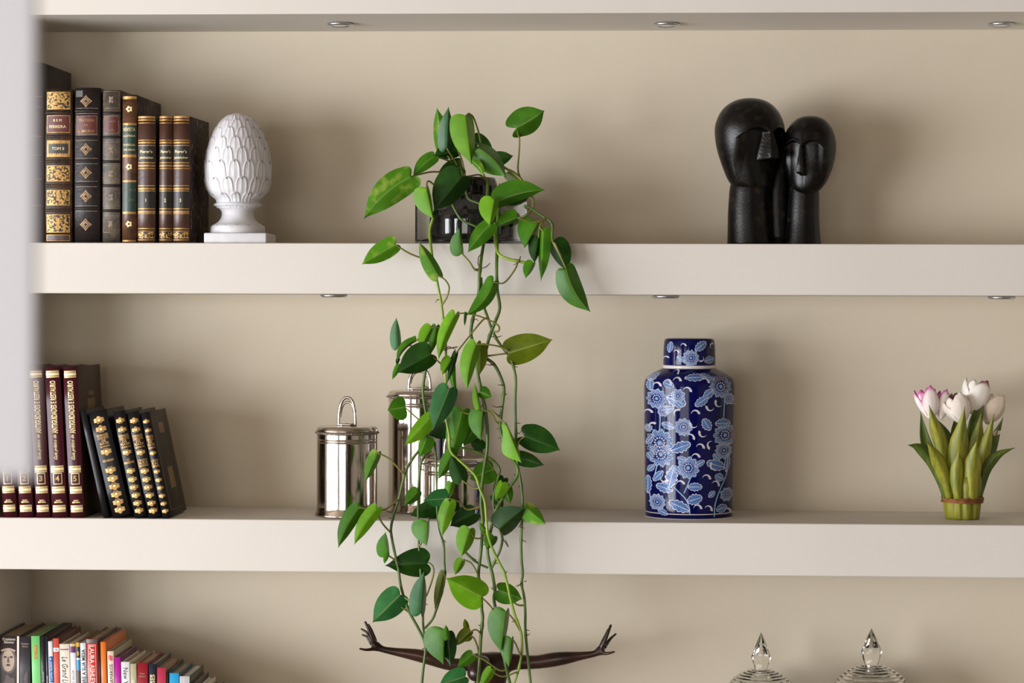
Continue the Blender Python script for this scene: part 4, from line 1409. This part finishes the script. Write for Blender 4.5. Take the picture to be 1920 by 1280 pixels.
# ------------------------------------------------------------------ potted pothos
def leafmat(name, c, c2, rough=.38, lo=.45, hi=.7, scale=14, rib=(150, 170, 90), trans=.18):
    q = bpy.data.materials.new('leaf_' + name)
    q.use_nodes = True
    nt = q.node_tree
    b = nt.nodes['Principled BSDF']
    b.inputs['Roughness'].default_value = rough
    b.inputs['Specular IOR Level'].default_value = .28
    tc = nt.nodes.new('ShaderNodeTexCoord')
    oi = nt.nodes.new('ShaderNodeObjectInfo')
    ad = nt.nodes.new('ShaderNodeVectorMath'); ad.operation = 'ADD'
    mu = nt.nodes.new('ShaderNodeVectorMath'); mu.operation = 'SCALE'; mu.inputs['Scale'].default_value = 3.7
    cb = nt.nodes.new('ShaderNodeCombineXYZ')
    nt.links.new(oi.outputs['Random'], cb.inputs[0]); nt.links.new(oi.outputs['Random'], cb.inputs[1])
    nt.links.new(cb.outputs[0], mu.inputs[0])
    nt.links.new(tc.outputs['Object'], ad.inputs[0]); nt.links.new(mu.outputs[0], ad.inputs[1])
    n = nt.nodes.new('ShaderNodeTexNoise'); n.inputs['Scale'].default_value = scale * 3; n.inputs['Detail'].default_value = 3
    nt.links.new(ad.outputs[0], n.inputs['Vector'])
    r = nt.nodes.new('ShaderNodeValToRGB')
    r.color_ramp.elements[0].position, r.color_ramp.elements[1].position = lo, hi
    r.color_ramp.elements[0].color, r.color_ramp.elements[1].color = C(*c), C(*c2)
    nt.links.new(n.outputs['Fac'], r.inputs[0])
    at = nt.nodes.new('ShaderNodeAttribute'); at.attribute_name = 'rib'
    r2 = nt.nodes.new('ShaderNodeValToRGB')
    r2.color_ramp.elements[0].position, r2.color_ramp.elements[1].position = .0, .07
    r2.color_ramp.elements[0].color = (.55, .55, .55, 1); r2.color_ramp.elements[1].color = (0, 0, 0, 1)
    nt.links.new(at.outputs['Fac'], r2.inputs[0])
    mx = nt.nodes.new('ShaderNodeMix'); mx.data_type = 'RGBA'
    nt.links.new(r2.outputs[0], mx.inputs[0]); nt.links.new(r.outputs[0], mx.inputs[6]); mx.inputs[7].default_value = C(*rib)
    hs = nt.nodes.new('ShaderNodeHueSaturation')
    ma = nt.nodes.new('ShaderNodeMath'); ma.operation = 'MULTIPLY_ADD'; ma.inputs[1].default_value = .34; ma.inputs[2].default_value = .84
    nt.links.new(oi.outputs['Random'], ma.inputs[0]); nt.links.new(ma.outputs[0], hs.inputs['Value'])
    nt.links.new(mx.outputs[2], hs.inputs['Color'])
    nt.links.new(hs.outputs[0], b.inputs['Base Color'])
    tr = nt.nodes.new('ShaderNodeBsdfTranslucent')
    nt.links.new(hs.outputs[0], tr.inputs[0])
    ms = nt.nodes.new('ShaderNodeMixShader'); ms.inputs[0].default_value = trans
    nt.links.new(b.outputs[0], ms.inputs[1]); nt.links.new(tr.outputs[0], ms.inputs[2])
    nt.links.new(ms.outputs[0], nt.nodes['Material Output'].inputs[0])
    return q
LM = [leafmat('mid', (58, 112, 12), (74, 130, 18)),
      leafmat('lime', (94, 148, 12), (110, 164, 22)),
      leafmat('dark', (24, 62, 10), (36, 80, 14), rib=(60, 90, 36)),
      leafmat('bluish', (40, 98, 48), (56, 118, 62), rough=.3),
      leafmat('variegated', (76, 132, 20), (160, 180, 74), lo=.5, hi=.74, scale=14),
      leafmat('olive', (84, 100, 10), (100, 116, 16))]
STEM = mat('vine_stem', C(82, 112, 30), rough=.45, col2=C(58, 84, 24), nscale=30)
STEML = mat('vine_stem_lime', C(136, 164, 46), rough=.45, col2=C(108, 144, 36), nscale=30)
PETI = mat('petiole', C(124, 124, 54), rough=.5, col2=C(104, 104, 44), nscale=40)
ROOTM = mat('aerial_root', C(84, 58, 36), rough=.7)
OUT = [(0, 0.0), (-.05, .14), (-.09, .36), (-.085, .60), (-.03, .81), (.07, .94), (.19, 1.0), (.33, 1.0), (.47, .93), (.60, .80), (.72, .61), (.82, .38), (.89, .20), (.945, .075), (1, 0)]
RS = [0, .07, .3, .55, .8, 1.0]

def leaf_geo(bx, by, tx, ty, wn, wm, Y, td=-.006, bend=0.0, pk=1.0, lobe=1.0, fold=1, curl=.0, wave=.0, nb=0):
    wn, wm = wn * 1.1 + .5, wm * 1.1 + .5
    L = math.hypot(tx - bx, ty - by)
    d = ((tx - bx) / L, (ty - by) / L)
    n = (-d[1], d[0])
    W = max(wn, wm) * 1.03
    px2m = 1 / PXM
    v, rib, f = [], [], []
    out = spline(OUT, 2)
    NO = len(out)
    idx = {}
    for side, wid in ((1, wn), (-1, wm)):
        dep = math.sqrt(max(0, W * W - wid * wid)) * px2m * fold
        for i, (t_, w_) in enumerate(out):
            if nb:
                w_ *= (1 - nb) + nb * smooth(0, .6, max(t_, 0))
            t = t_ * lobe if t_ < 0 else t_ ** pk
            tm = max(t, 0)
            for j, r in enumerate(RS):
                if j == 0 and side == -1:
                    idx[(side, i, 0)] = idx[(1, i, 0)]
                    continue
                tt = tm + (t - tm) * r
                lat = side * wid * w_ * r
                bb = bend * L * 4 * tm * (1 - tm)
                x = bx + d[0] * L * tt + n[0] * (lat + bb)
                y = by + d[1] * L * tt + n[1] * (lat + bb)
                dd = td * tm + dep * w_ * r + curl * math.sin(math.pi * tm) - .10 * W * px2m * (1 - (r * w_) ** 2) * w_
                dd += wave * W * px2m * math.sin(9 * tm + side) * r * r
                if j == 0:
                    dd += .0005 * w_
                idx[(side, i, j)] = len(v)
                v.append(atY(x, y, Y + dd)); rib.append(r)
    for side in (1, -1):
        for i in range(NO - 1):
            for j in range(len(RS) - 1):
                a, b_, c, e = idx[(side, i, j)], idx[(side, i + 1, j)], idx[(side, i + 1, j + 1)], idx[(side, i, j + 1)]
                f.append((a, b_, c, e) if side == 1 else (a, e, c, b_))
    b = MB(); b.add(v, f, 0, True); b.att = rib
    return b

POTC = Vector((atY(884, 450, .11).x, .11, S2T))
plant = thing('potted_plant', 'trailing green pothos in a dark pot inside a square glass vase, upper shelf', 'plant', POTC)
GLOSSB = mat('black_glazed_ceramic', C(10, 12, 16), rough=.04, spec=.8)
GLC = glass('clear_vase_glass', (.95, .96, .955, 1), 1.45, thin=True)
GLE = glass('vase_glass_edge', (.80, .83, .82, 1), 1.5, thin=True)
SOIL = mat('potting_soil', C(44, 34, 28), rough=.9, col2=C(74, 58, 46), nscale=90, bump=.8, bscale=150)
def potpart():
    s_ = (DIST + .11) / FPX
    Z = lambda py: atY(884, py, .11).z - S2T
    prof = [(97, .004), (98.5, .006), (96, Z(450)), (85, Z(447)), (81.5, Z(444)), (81, Z(440)), (81, Z(412)), (79.5, Z(405)), (74, Z(395)), (64, Z(384)), (57, Z(376)), (53.5, Z(369)), (51.5, Z(366)), (52.5, Z(364.5)), (52, Z(361)), (50.5, Z(349)), (47.5, Z(339)), (46, Z(334)), (43, Z(333)), (42, Z(336)), (42, Z(342))]
    b = MB(); b.lathe([(r * s_ * .97, z) for r, z in prof], POTC, 80)
    build(b, 'pot', GLOSSB, plant)
    b = MB(); b.lathe([(41.8 * s_ * .97, Z(341)), (30 * s_, Z(338.5)), (2 * s_, Z(337.5))], POTC, 32); build(b, 'soil', SOIL, plant)
    x0, x1 = atY(779, 420, .02).x, atY(988, 420, .02).x
    y0 = .016; y1 = y0 + (x1 - x0)
    zt = atY(880, 364, y0).z
    g = .0035
    b = MB()
    b.box(x0, x1, y0, y0 + g, S2T + .004, zt); b.box(x0, x1, y1 - g, y1, S2T + .004, zt)
    b.box(x0, x0 + g, y0 + g, y1 - g, S2T + .004, zt); b.box(x1 - g, x1, y0 + g, y1 - g, S2T + .004, zt)
    o = build(b, 'glass_vase', GLC, plant)
    b = MB(); b.box(x0, x1, y0, y1, S2T, S2T + .0042)
    build(b, 'vase_base', mat('dark_glass_base', C(46, 40, 36), rough=.1), o)
potpart()

VB = -.05
VN = {
 'a': (STEML, 2.4, [(812, 408, -.01), (806, 432, -.012), (808, 462, -.022), (813, 495, -.04), (820, 530, VB), (828, 574, VB), (832, 610, VB), (836, 650, VB), (835, 690, VB), (836, 730, VB), (835, 775, VB - .01), (842, 815, -.065), (845, 846, -.065), (866, 867, -.068), (890, 890, -.07), (899, 914, -.07), (909, 940, -.07), (912, 975, -.07), (915, 1003, -.07), (924, 1030, -.068), (938, 1058, -.066), (945, 1072, -.066), (952, 1098, -.066), (958, 1126, -.066), (967, 1157, -.064), (977, 1186, -.062), (979, 1212, -.06), (976, 1238, -.06), (970, 1263, -.06), (960, 1290, -.06)]),
 'b': (STEM, 3.0, [(915, 340, .02), (912, 400, .008), (910, 430, 0), (907, 455, -.02), (903, 480, -.035), (899, 515, VB), (898, 545, VB), (893, 575, VB), (886, 600, VB), (883, 625, VB), (887, 643, VB), (892, 665, VB), (896, 700, VB), (901, 725, VB), (906, 748, VB), (911, 775, VB), (914, 810, VB), (913, 845, VB), (908, 875, VB), (904, 905, VB), (902, 940, VB), (905, 975, VB), (904, 1005, VB), (901, 1040, VB), (897, 1080, VB), (902, 1110, VB), (903, 1140, VB), (905, 1158, VB), (902, 1190, VB), (900, 1225, VB), (898, 1255, VB), (895, 1290, VB)]),
 'c': (STEM, 3.0, [(938, 345, .02), (934, 400, .005), (932, 440, -.012), (932, 470, -.03), (931, 500, VB), (932, 540, VB), (937, 577, VB), (928, 604, VB), (918, 630, VB), (913, 650, VB), (909, 668, VB), (921, 678, VB), (931, 690, VB), (940, 710, VB), (945, 728, VB), (943, 750, VB), (940, 775, VB), (938, 800, VB), (945, 830, VB), (958, 856, VB), (970, 875, VB), (970, 890, VB), (962, 904, VB), (950, 920, VB), (936, 945, VB), (926, 965, VB), (921, 990, VB), (917, 1010, VB), (914, 1030, VB), (917, 1052, VB), (924, 1080, VB), (928, 1108, VB), (926, 1122, VB), (930, 1146, VB), (938, 1190, VB), (944, 1225, VB), (950, 1255, VB), (958, 1290, VB)]),
 'd': (STEM, 2.5, [(902, 520, VB), (905, 560, VB + .005), (909, 580, VB), (915, 596, VB), (922, 617, VB), (932, 637, VB), (945, 655, VB), (955, 668, VB), (963, 688, VB), (967, 712, VB), (966, 750, VB), (967, 800, VB), (968, 838, VB), (970, 870, VB), (975, 895, VB), (979, 925, VB), (980, 955, VB), (978, 990, VB), (977, 1020, VB), (978, 1050, VB), (980, 1075, VB), (978, 1095, VB), (983, 1120, VB), (985, 1150, VB), (985, 1180, VB), (988, 1215, VB), (991, 1245, VB), (996, 1290, VB)]),
 'e': (STEM, 2.5, [(799, 690, VB), (795, 712, VB), (793, 735, VB), (796, 760, VB), (800, 785, VB), (800, 815, VB), (790, 838, VB), (775, 858, VB), (762, 880, VB), (755, 905, VB), (747, 938, VB), (738, 965, VB), (733, 990, VB - .005), (735, 1010, VB - .01), (741, 1040, VB - .01), (747, 1066, VB - .01), (750, 1090, VB - .01), (756, 1115, VB - .01), (768, 1148, VB - .01), (783, 1175, VB - .01), (794, 1198, VB - .01), (798, 1216, VB - .01), (794, 1250, VB - .01), (790, 1290, VB - .01)]),
 'f': (STEM, 2.3, [(800, 845, VB), (790, 866, VB), (786, 895, VB), (784, 930, VB), (784, 965, VB), (785, 1010, VB), (787, 1050, VB), (790, 1090, VB), (793, 1130, VB), (793, 1165, VB), (795, 1195, VB)]),
 'g': (STEM, 2.2, [(815, 828, VB), (818, 870, VB), (819, 920, VB), (820, 962, VB), (825, 995, VB), (832, 1022, VB), (833, 1052, VB), (834, 1082, VB), (828, 1112, VB), (818, 1143, VB), (810, 1162, VB), (796, 1178, VB)]),
 'h': (STEM, 2.4, [(862, 838, -.03), (885, 844, -.032), (908, 853, -.034), (926, 864, -.036), (937, 880, -.038), (934, 895, -.04), (929, 915, -.042), (925, 945, -.045), (935, 985, VB), (942, 1008, VB), (938, 1030, VB), (928, 1052, VB), (922, 1064, VB)]),
 'i': (PETI, 2.3, [(896, 272, .02), (915, 290, .01), (940, 310, .0), (965, 326, -.01), (980, 340, -.015), (992, 360, -.015), (1000, 376, -.015), (997, 392, -.015), (988, 402, -.012), (978, 408, -.005)]),
 'j': (STEM, 2.4, [(983, 386, -.01), (995, 390, -.015), (1008, 399, -.02), (1022, 408, -.025), (1031, 414, -.028), (1036, 424, -.03), (1035, 440, -.032), (1036, 452, -.035)]),
 'k': (STEML, 2.8, [(928, 418, -.01), (928, 440, -.022), (931, 464, -.035), (937, 478, -.045), (955, 486, -.05), (970, 489, -.05), (988, 493, -.05), (1003, 495, -.05)]),
 'l': (STEM, 2.4, [(862, 300, .04), (868, 330, .02), (872, 350, .012), (878, 372, .008), (895, 380, .002), (908, 386, 0)]),
 'm': (STEM, 2.2, [(848, 383, .0), (858, 402, -.002), (868, 414, -.004), (882, 420, -.006), (896, 426, -.008)]),
 'n': (STEM, 2.2, [(862, 1025, VB), (880, 1042, VB), (897, 1056, VB), (915, 1064, VB)]),
}
SAMP = []
nodes = MB()
rnd = random.Random(11)
roots_ = MB()
for k, (m_, r, pts) in VN.items():
    sp = spline(pts, 4)
    P3 = [atY(x, y, Y) for x, y, Y in sp]
    rr = []
    for i, p in enumerate(sp):
        on_node = (i % 13 == 6)
        rr.append(r / PXM * (1.28 if on_node else 1.0) * (.95 + .1 * rnd.random()))
        if on_node and p[1] > 455 and i + 1 < len(sp):
            q0 = P3[i]
            sg = rnd.choice((-1, 1))
            l = rnd.uniform(.004, .011)
            roots_.tube([q0, q0 + Vector((sg * l * .6, -.002, rnd.uniform(-.002, .003))), q0 + Vector((sg * l, -.002, rnd.uniform(-.004, .003)))], [.0010, .0008, .0004], 5)
    b = MB(); b.tube(P3, rr, 8)
    build(b, 'vine', m_, plant)
    SAMP += [(x, y, Y) for x, y, Y in sp]
for pts in ([(905, 472), (897, 482), (896, 495), (902, 504), (912, 500), (919, 493)], [(975, 484), (972, 492), (962, 497)], [(976, 480), (974, 488)], [(929, 683), (920, 684), (910, 683)], [(943, 722), (933, 721)], [(942, 762), (930, 763), (922, 760)], [(934, 804), (931, 803)], [(969, 793), (976, 793)],
            [(979, 975), (973, 988), (984, 990)], [(943, 1010), (950, 1020), (953, 1025), (948, 1012)], [(985, 1138), (979, 1098), (987, 1089), (982, 1090)][2:], [(978, 1092), (971, 1099)], [(985, 1180), (993, 1182)], [(858, 620 + 30), (846, 652), (828, 658)], [(826, 657), (842, 650), (855, 655)]):
    if len(pts) > 1:
        roots_.tube([atY(x, y, VB - .004) for x, y in pts], [1.1 / PXM] * (len(pts) - 1) + [.6 / PXM], 5)
o = build(roots_, 'aerial_roots', ROOTM, plant)
o['kind'] = 'stuff'

# leaves: base x,y, tip x,y, half widths, depth, colour, options; the last entry is an optional petiole path in the photo
LV = [
 (770, 331, 682, 411, 25, 26, -.03, 4, dict(bend=.07, wave=.12), [(836, 322), (810, 322), (790, 326)]),
 (814, 293, 774, 331, 12, 12, -.015, 0, dict(bend=.06), [(850, 305), (832, 298)]),
 (858, 282, 812, 293, 20, 11, .03, 2, {}, [(872, 330), (866, 300)]),
 (829, 280, 819, 201, 16, 11, .035, 4, {}, [(846, 300)]),
 (838, 278, 841, 199, 9, 16, .02, 3, {}, [(858, 310)]),
 (873, 217, 884, 309, 29, 12, -.02, 1, dict(td=-.01, lobe=.6), [(902, 268), (895, 240), (885, 216)]),
 (886, 303, 906, 332, 4, 8, -.03, 4, dict(bend=-.12), None),
 (898, 278, 949, 333, 29, 13, -.02, 0, dict(wave=.12, bend=-.08), None),
 (886, 262, 926, 297, 9, 18, .06, 2, {}, [(884, 300)]),
 (921, 301, 963, 292, 12, 13, .06, 2, {}, [(905, 320)]),
 (969, 239, 1021, 207, 20, 27, -.012, 0, dict(lobe=2.7, bend=.03, pk=.9), [(985, 345), (975, 332), (971, 316), (973, 290), (974, 262), (971, 250)]),
 (866, 331, 813, 396, 33, 20, -.04, 2, {}, [(900, 328), (880, 330)]),
 (800, 353, 812, 411, 25, 4, -.06, 1, dict(fold=1), [(806, 340)]),
 (864, 307, 821, 323, 12, 13, .04, 2, {}, [(872, 322)]),
 (933, 378, 1023, 356, 12, 26, -.04, 0, dict(bend=-.05), [(918, 386)]),
 (985, 366, 948, 386, 12, 8, .0, 2, {}, None),
 (953, 322, 987, 346, 13, 6, .015, 5, {}, None),
 (927, 374, 918, 424, 24, 8, -.06, 1, dict(fold=1), [(920, 400)]),
 (971, 408, 925, 426, 17, 5, -.045, 0, dict(lobe=.4), [(1018, 413), (995, 416)]),
 (920, 420, 877, 474, 14, 16, -.055, 0, dict(bend=.04), None),
 (866, 475, 861, 427, 3, 19, -.06, 0, {}, [(890, 505), (880, 490)]),
 (741, 458, 677, 496, 18, 15, -.06, 4, {}, [(806, 488), (770, 476)]),
 (822, 517, 785, 452, 9, 16, -.07, 4, {}, [(828, 573), (838, 556), (842, 538), (834, 524)]),
 (1008, 418, 983, 466, 28, 5, -.03, 0, dict(lobe=.5), [(1022, 411)]),
 (1010, 446, 1002, 494, 15, 6, -.03, 2, {}, [(1012, 424)]),
 (1018, 433, 1014, 528, 6, 14, -.035, 0, {}, [(1012, 424)]),
 (1036, 456, 1064, 510, 10, 24, -.03, 2, dict(pk=1.1), [(1034, 440)]),
 (1062, 505, 1108, 585, 24, 17, -.05, 0, dict(bend=.08, wave=.06), [(1052, 480), (1040, 455)]),
 (1000, 493, 985, 522, 13, 4, -.055, 0, {}, None),
 (925, 528, 872, 592, 15, 12, -.07, 0, dict(bend=-.1), [(968, 500), (955, 520), (942, 531)]),
 (873, 586, 871, 612, 2, 2, -.076, 2, {}, None),
 (853, 590, 822, 676, 13, 9, -.08, 1, dict(bend=.05), [(935, 620), (932, 608), (900, 593), (870, 587)]),
 (747, 651, 743, 594, 5, 13, -.05, 3, {}, [(775, 650)]),
 (780, 637, 744, 683, 9, 3, -.055, 0, dict(bend=.14), [(800, 640)]),
 (747, 683, 735, 712, 4, 5, -.06, 0, {}, None),
 (748, 672, 744, 684, 4, 2, -.058, 2, {}, None),
 (809, 614, 787, 655, 15, 7, -.062, 1, dict(fold=1), [(826, 614)]),
 (818, 612, 808, 664, 9, 7, -.06, 0, {}, None),
 (808, 664, 745, 699, 28, 19, -.09, 2, {}, [(828, 682), (818, 674)]),
 (893, 645, 876, 732, 18, 10, -.08, 1, dict(bend=.05), [(952, 655), (925, 647)]),
 (900, 648, 899, 704, 7, 13, -.06, 5, {}, None),
 (953, 662, 1037, 636, 24, 25, -.055, 5, dict(lobe=.8), [(907, 668), (880, 645)][:1]),
 (846, 673, 829, 703, 13, 5, -.07, 1, {}, None),
 (855, 662, 838, 720, 6, 4, -.065, 2, {}, [(905, 600), (880, 630)]),
 (847, 684, 857, 738, 4, 7, -.055, 0, dict(bend=.08), None),
 (842, 729, 812, 806, 22, 18, -.09, 3, {}, None),
 (759, 763, 726, 768, 18, 21, -.055, 0, {}, [(796, 795), (780, 782)]),
 (899, 764, 890, 716, 2, 9, -.06, 1, {}, None),
 (900, 735, 922, 744, 8, 12, -.06, 0, {}, None),
 (806, 782, 759, 835, 12, 16, -.07, 1, {}, None),
 (841, 798, 803, 816, 9, 17, -.045, 2, {}, None),
 (800, 819, 786, 856, 8, 16, -.06, 0, {}, None),
 (866, 771, 845, 862, 20, 18, -.05, 0, {}, [(880, 776)]),
 (905, 770, 901, 826, 23, 5, -.06, 0, dict(lobe=.5), [(930, 790), (920, 772)]),
 (950, 797, 978, 868, 27, 5, -.065, 1, dict(pk=.8, nb=.6), [(932, 778), (922, 770)]),
 (984, 818, 1051, 844, 19, 26, -.055, 2, dict(lobe=1.8), [(969, 840), (974, 826)]),
 (868, 815, 838, 800, 12, 14, -.02, 2, {}, None),
 (893, 800, 868, 836, 14, 11, -.03, 0, {}, None),
 (905, 842, 880, 822, 12, 9, -.02, 2, {}, None),
 (846, 905, 838, 940, 9, 7, -.05, 4, {}, None),
 (925, 928, 944, 952, 8, 10, -.03, 2, {}, None),
 (966, 856, 1021, 872, 12, 13, -.03, 2, dict(lobe=.6), None),
 (708, 849, 685, 903, 13, 7, -.065, 4, {}, [(756, 887), (730, 860)]),
 (849, 846, 821, 900, 12, 10, -.062, 0, {}, None),
 (866, 900, 846, 853, 13, 15, -.066, 2, {}, [(888, 915)]),
 (925, 879, 880, 898, 19, 20, -.04, 0, dict(lobe=.6), [(912, 850), (917, 868)]),
 (945, 897, 926, 936, 11, 9, -.03, 2, {}, None),
 (941, 904, 928, 938, 6, 14, -.055, 1, {}, None),
 (946, 911, 957, 945, 8, 11, -.035, 0, {}, None),
 (784, 921, 758, 948, 13, 9, -.06, 0, {}, None),
 (840, 934, 794, 938, 17, 15, -.055, 3, {}, [(876, 955), (860, 940)]),
 (818, 944, 768, 966, 11, 17, -.035, 2, {}, None),
 (832, 949, 803, 974, 9, 10, -.025, 2, {}, None),
 (843, 941, 829, 1007, 12, 13, -.07, 1, dict(bend=.05), None),
 (890, 962, 843, 986, 19, 15, -.05, 2, {}, None),
 (802, 978, 800, 1024, 27, 3, -.08, 0, dict(fold=1), [(790, 1018)]),
 (673, 951, 634, 1028, 15, 12, -.09, 0, dict(bend=.05), [(742, 940), (722, 955), (700, 955)]),
 (706, 953, 664, 1022, 13, 12, -.09, 1, dict(bend=.05), [(734, 1000), (715, 978)]),
 (727, 1040, 723, 996, 3, 18, -.065, 0, {}, [(744, 1052)]),
 (726, 1036, 720, 1057, 4, 4, -.066, 0, {}, None),
 (800, 1056, 721, 1060, 27, 22, -.055, 2, dict(pk=1.35), [(800, 1115), (812, 1080), (812, 1062), (803, 1054)]),
 (880, 992, 865, 1044, 18, 12, -.075, 1, {}, [(905, 1008), (890, 1008)]),
 (867, 1049, 853, 1078, 10, 6, -.06, 1, {}, [(898, 1084), (892, 1068), (882, 1054)]),
 (936, 992, 985, 950, 16, 27, -.065, 2, dict(lobe=.5), [(942, 1004)]),
 (984, 950, 1024, 983, 17, 12, -.06, 4, {}, [(979, 960)]),
 (916, 1003, 898, 978, 3, 7, -.06, 4, {}, None),
 (926, 1005, 912, 1030, 13, 8, -.062, 0, {}, None),
 (750, 1115, 698, 1167, 24, 22, -.07, 3, {}, [(768, 1148), (752, 1137), (745, 1130)]),
 (789, 1149, 795, 1070, 7, 21, -.08, 3, {}, [(757, 1118), (768, 1126), (778, 1130)]),
 (832, 1075, 815, 1144, 9, 5, -.055, 5, {}, [(826, 1110), (834, 1085)]),
 (903, 1119, 836, 1083, 25, 28, -.08, 1, dict(pk=1.05), [(930, 1150), (918, 1134)]),
 (935, 1106, 980, 1123, 19, 16, -.055, 0, dict(lobe=1.6), [(985, 1134), (972, 1134), (960, 1126)]),
 (949, 1146, 939, 1223, 29, 6, -.07, 0, {}, [(975, 1182), (962, 1160)]),
 (959, 1197, 954, 1251, 17, 4, -.072, 0, {}, [(976, 1228), (966, 1205)]),
 (882, 1184, 853, 1211, 13, 6, -.06, 5, {}, [(900, 1186), (892, 1180)]),
 (876, 1178, 871, 1159, 4, 5, -.06, 5, {}, None),
 (882, 1192, 872, 1203, 5, 5, -.055, 5, {}, [(898, 1224), (894, 1208), (888, 1195)]),
 (833, 1180, 831, 1246, 34, 4, -.08, 0, dict(fold=1), None),
 (838, 1188, 845, 1250, 12, 14, -.07, 2, {}, [(798, 1217), (812, 1236), (830, 1258)][:1]),
 (838, 1198, 836, 1170, 5, 6, -.085, 0, {}, None),
 (886, 1226, 858, 1251, 11, 10, -.055, 0, {}, [(936, 1256), (910, 1238)]),
 (872, 1268, 822, 1285, 19, 14, -.08, 3, {}, [(800, 1222), (818, 1244), (834, 1262)][:0] or None),
 (922, 1254, 901, 1290, 10, 8, -.08, 1, {}, [(968, 1260), (944, 1268), (928, 1262)]),
]
for bx, by, tx, ty, wn, wm, Y, ci, kw, pet in LV:
    if Y > -.055 and by > 480:
        pass
    b = leaf_geo(bx, by, tx, ty, wn, wm, Y, **kw)
    build(b, 'leaf', LM[ci], plant)
    if pet is None:
        continue
    path = [(x, y) for x, y in pet] + [(bx, by)]
    # start on the nearest vine when the path starts away from one
    x0, y0 = path[0]
    near = min(SAMP, key=lambda s: (s[0] - x0) ** 2 + (s[1] - y0) ** 2)
    if (near[0] - x0) ** 2 + (near[1] - y0) ** 2 > 9 and by > 300:
        path = [(near[0], near[1])] + path
    Y0 = near[2] if by > 300 else max(Y, .03)
    n_ = len(path)
    sp = spline([(x, y, Y0 + (Y - Y0) * i / (n_ - 1)) for i, (x, y) in enumerate(path)], 5)
    b = MB(); b.tube([atY(*p) for p in sp], [(1.9 - .5 * i / len(sp)) / PXM for i in range(len(sp))], 6)
    build(b, 'petiole', PETI, plant)
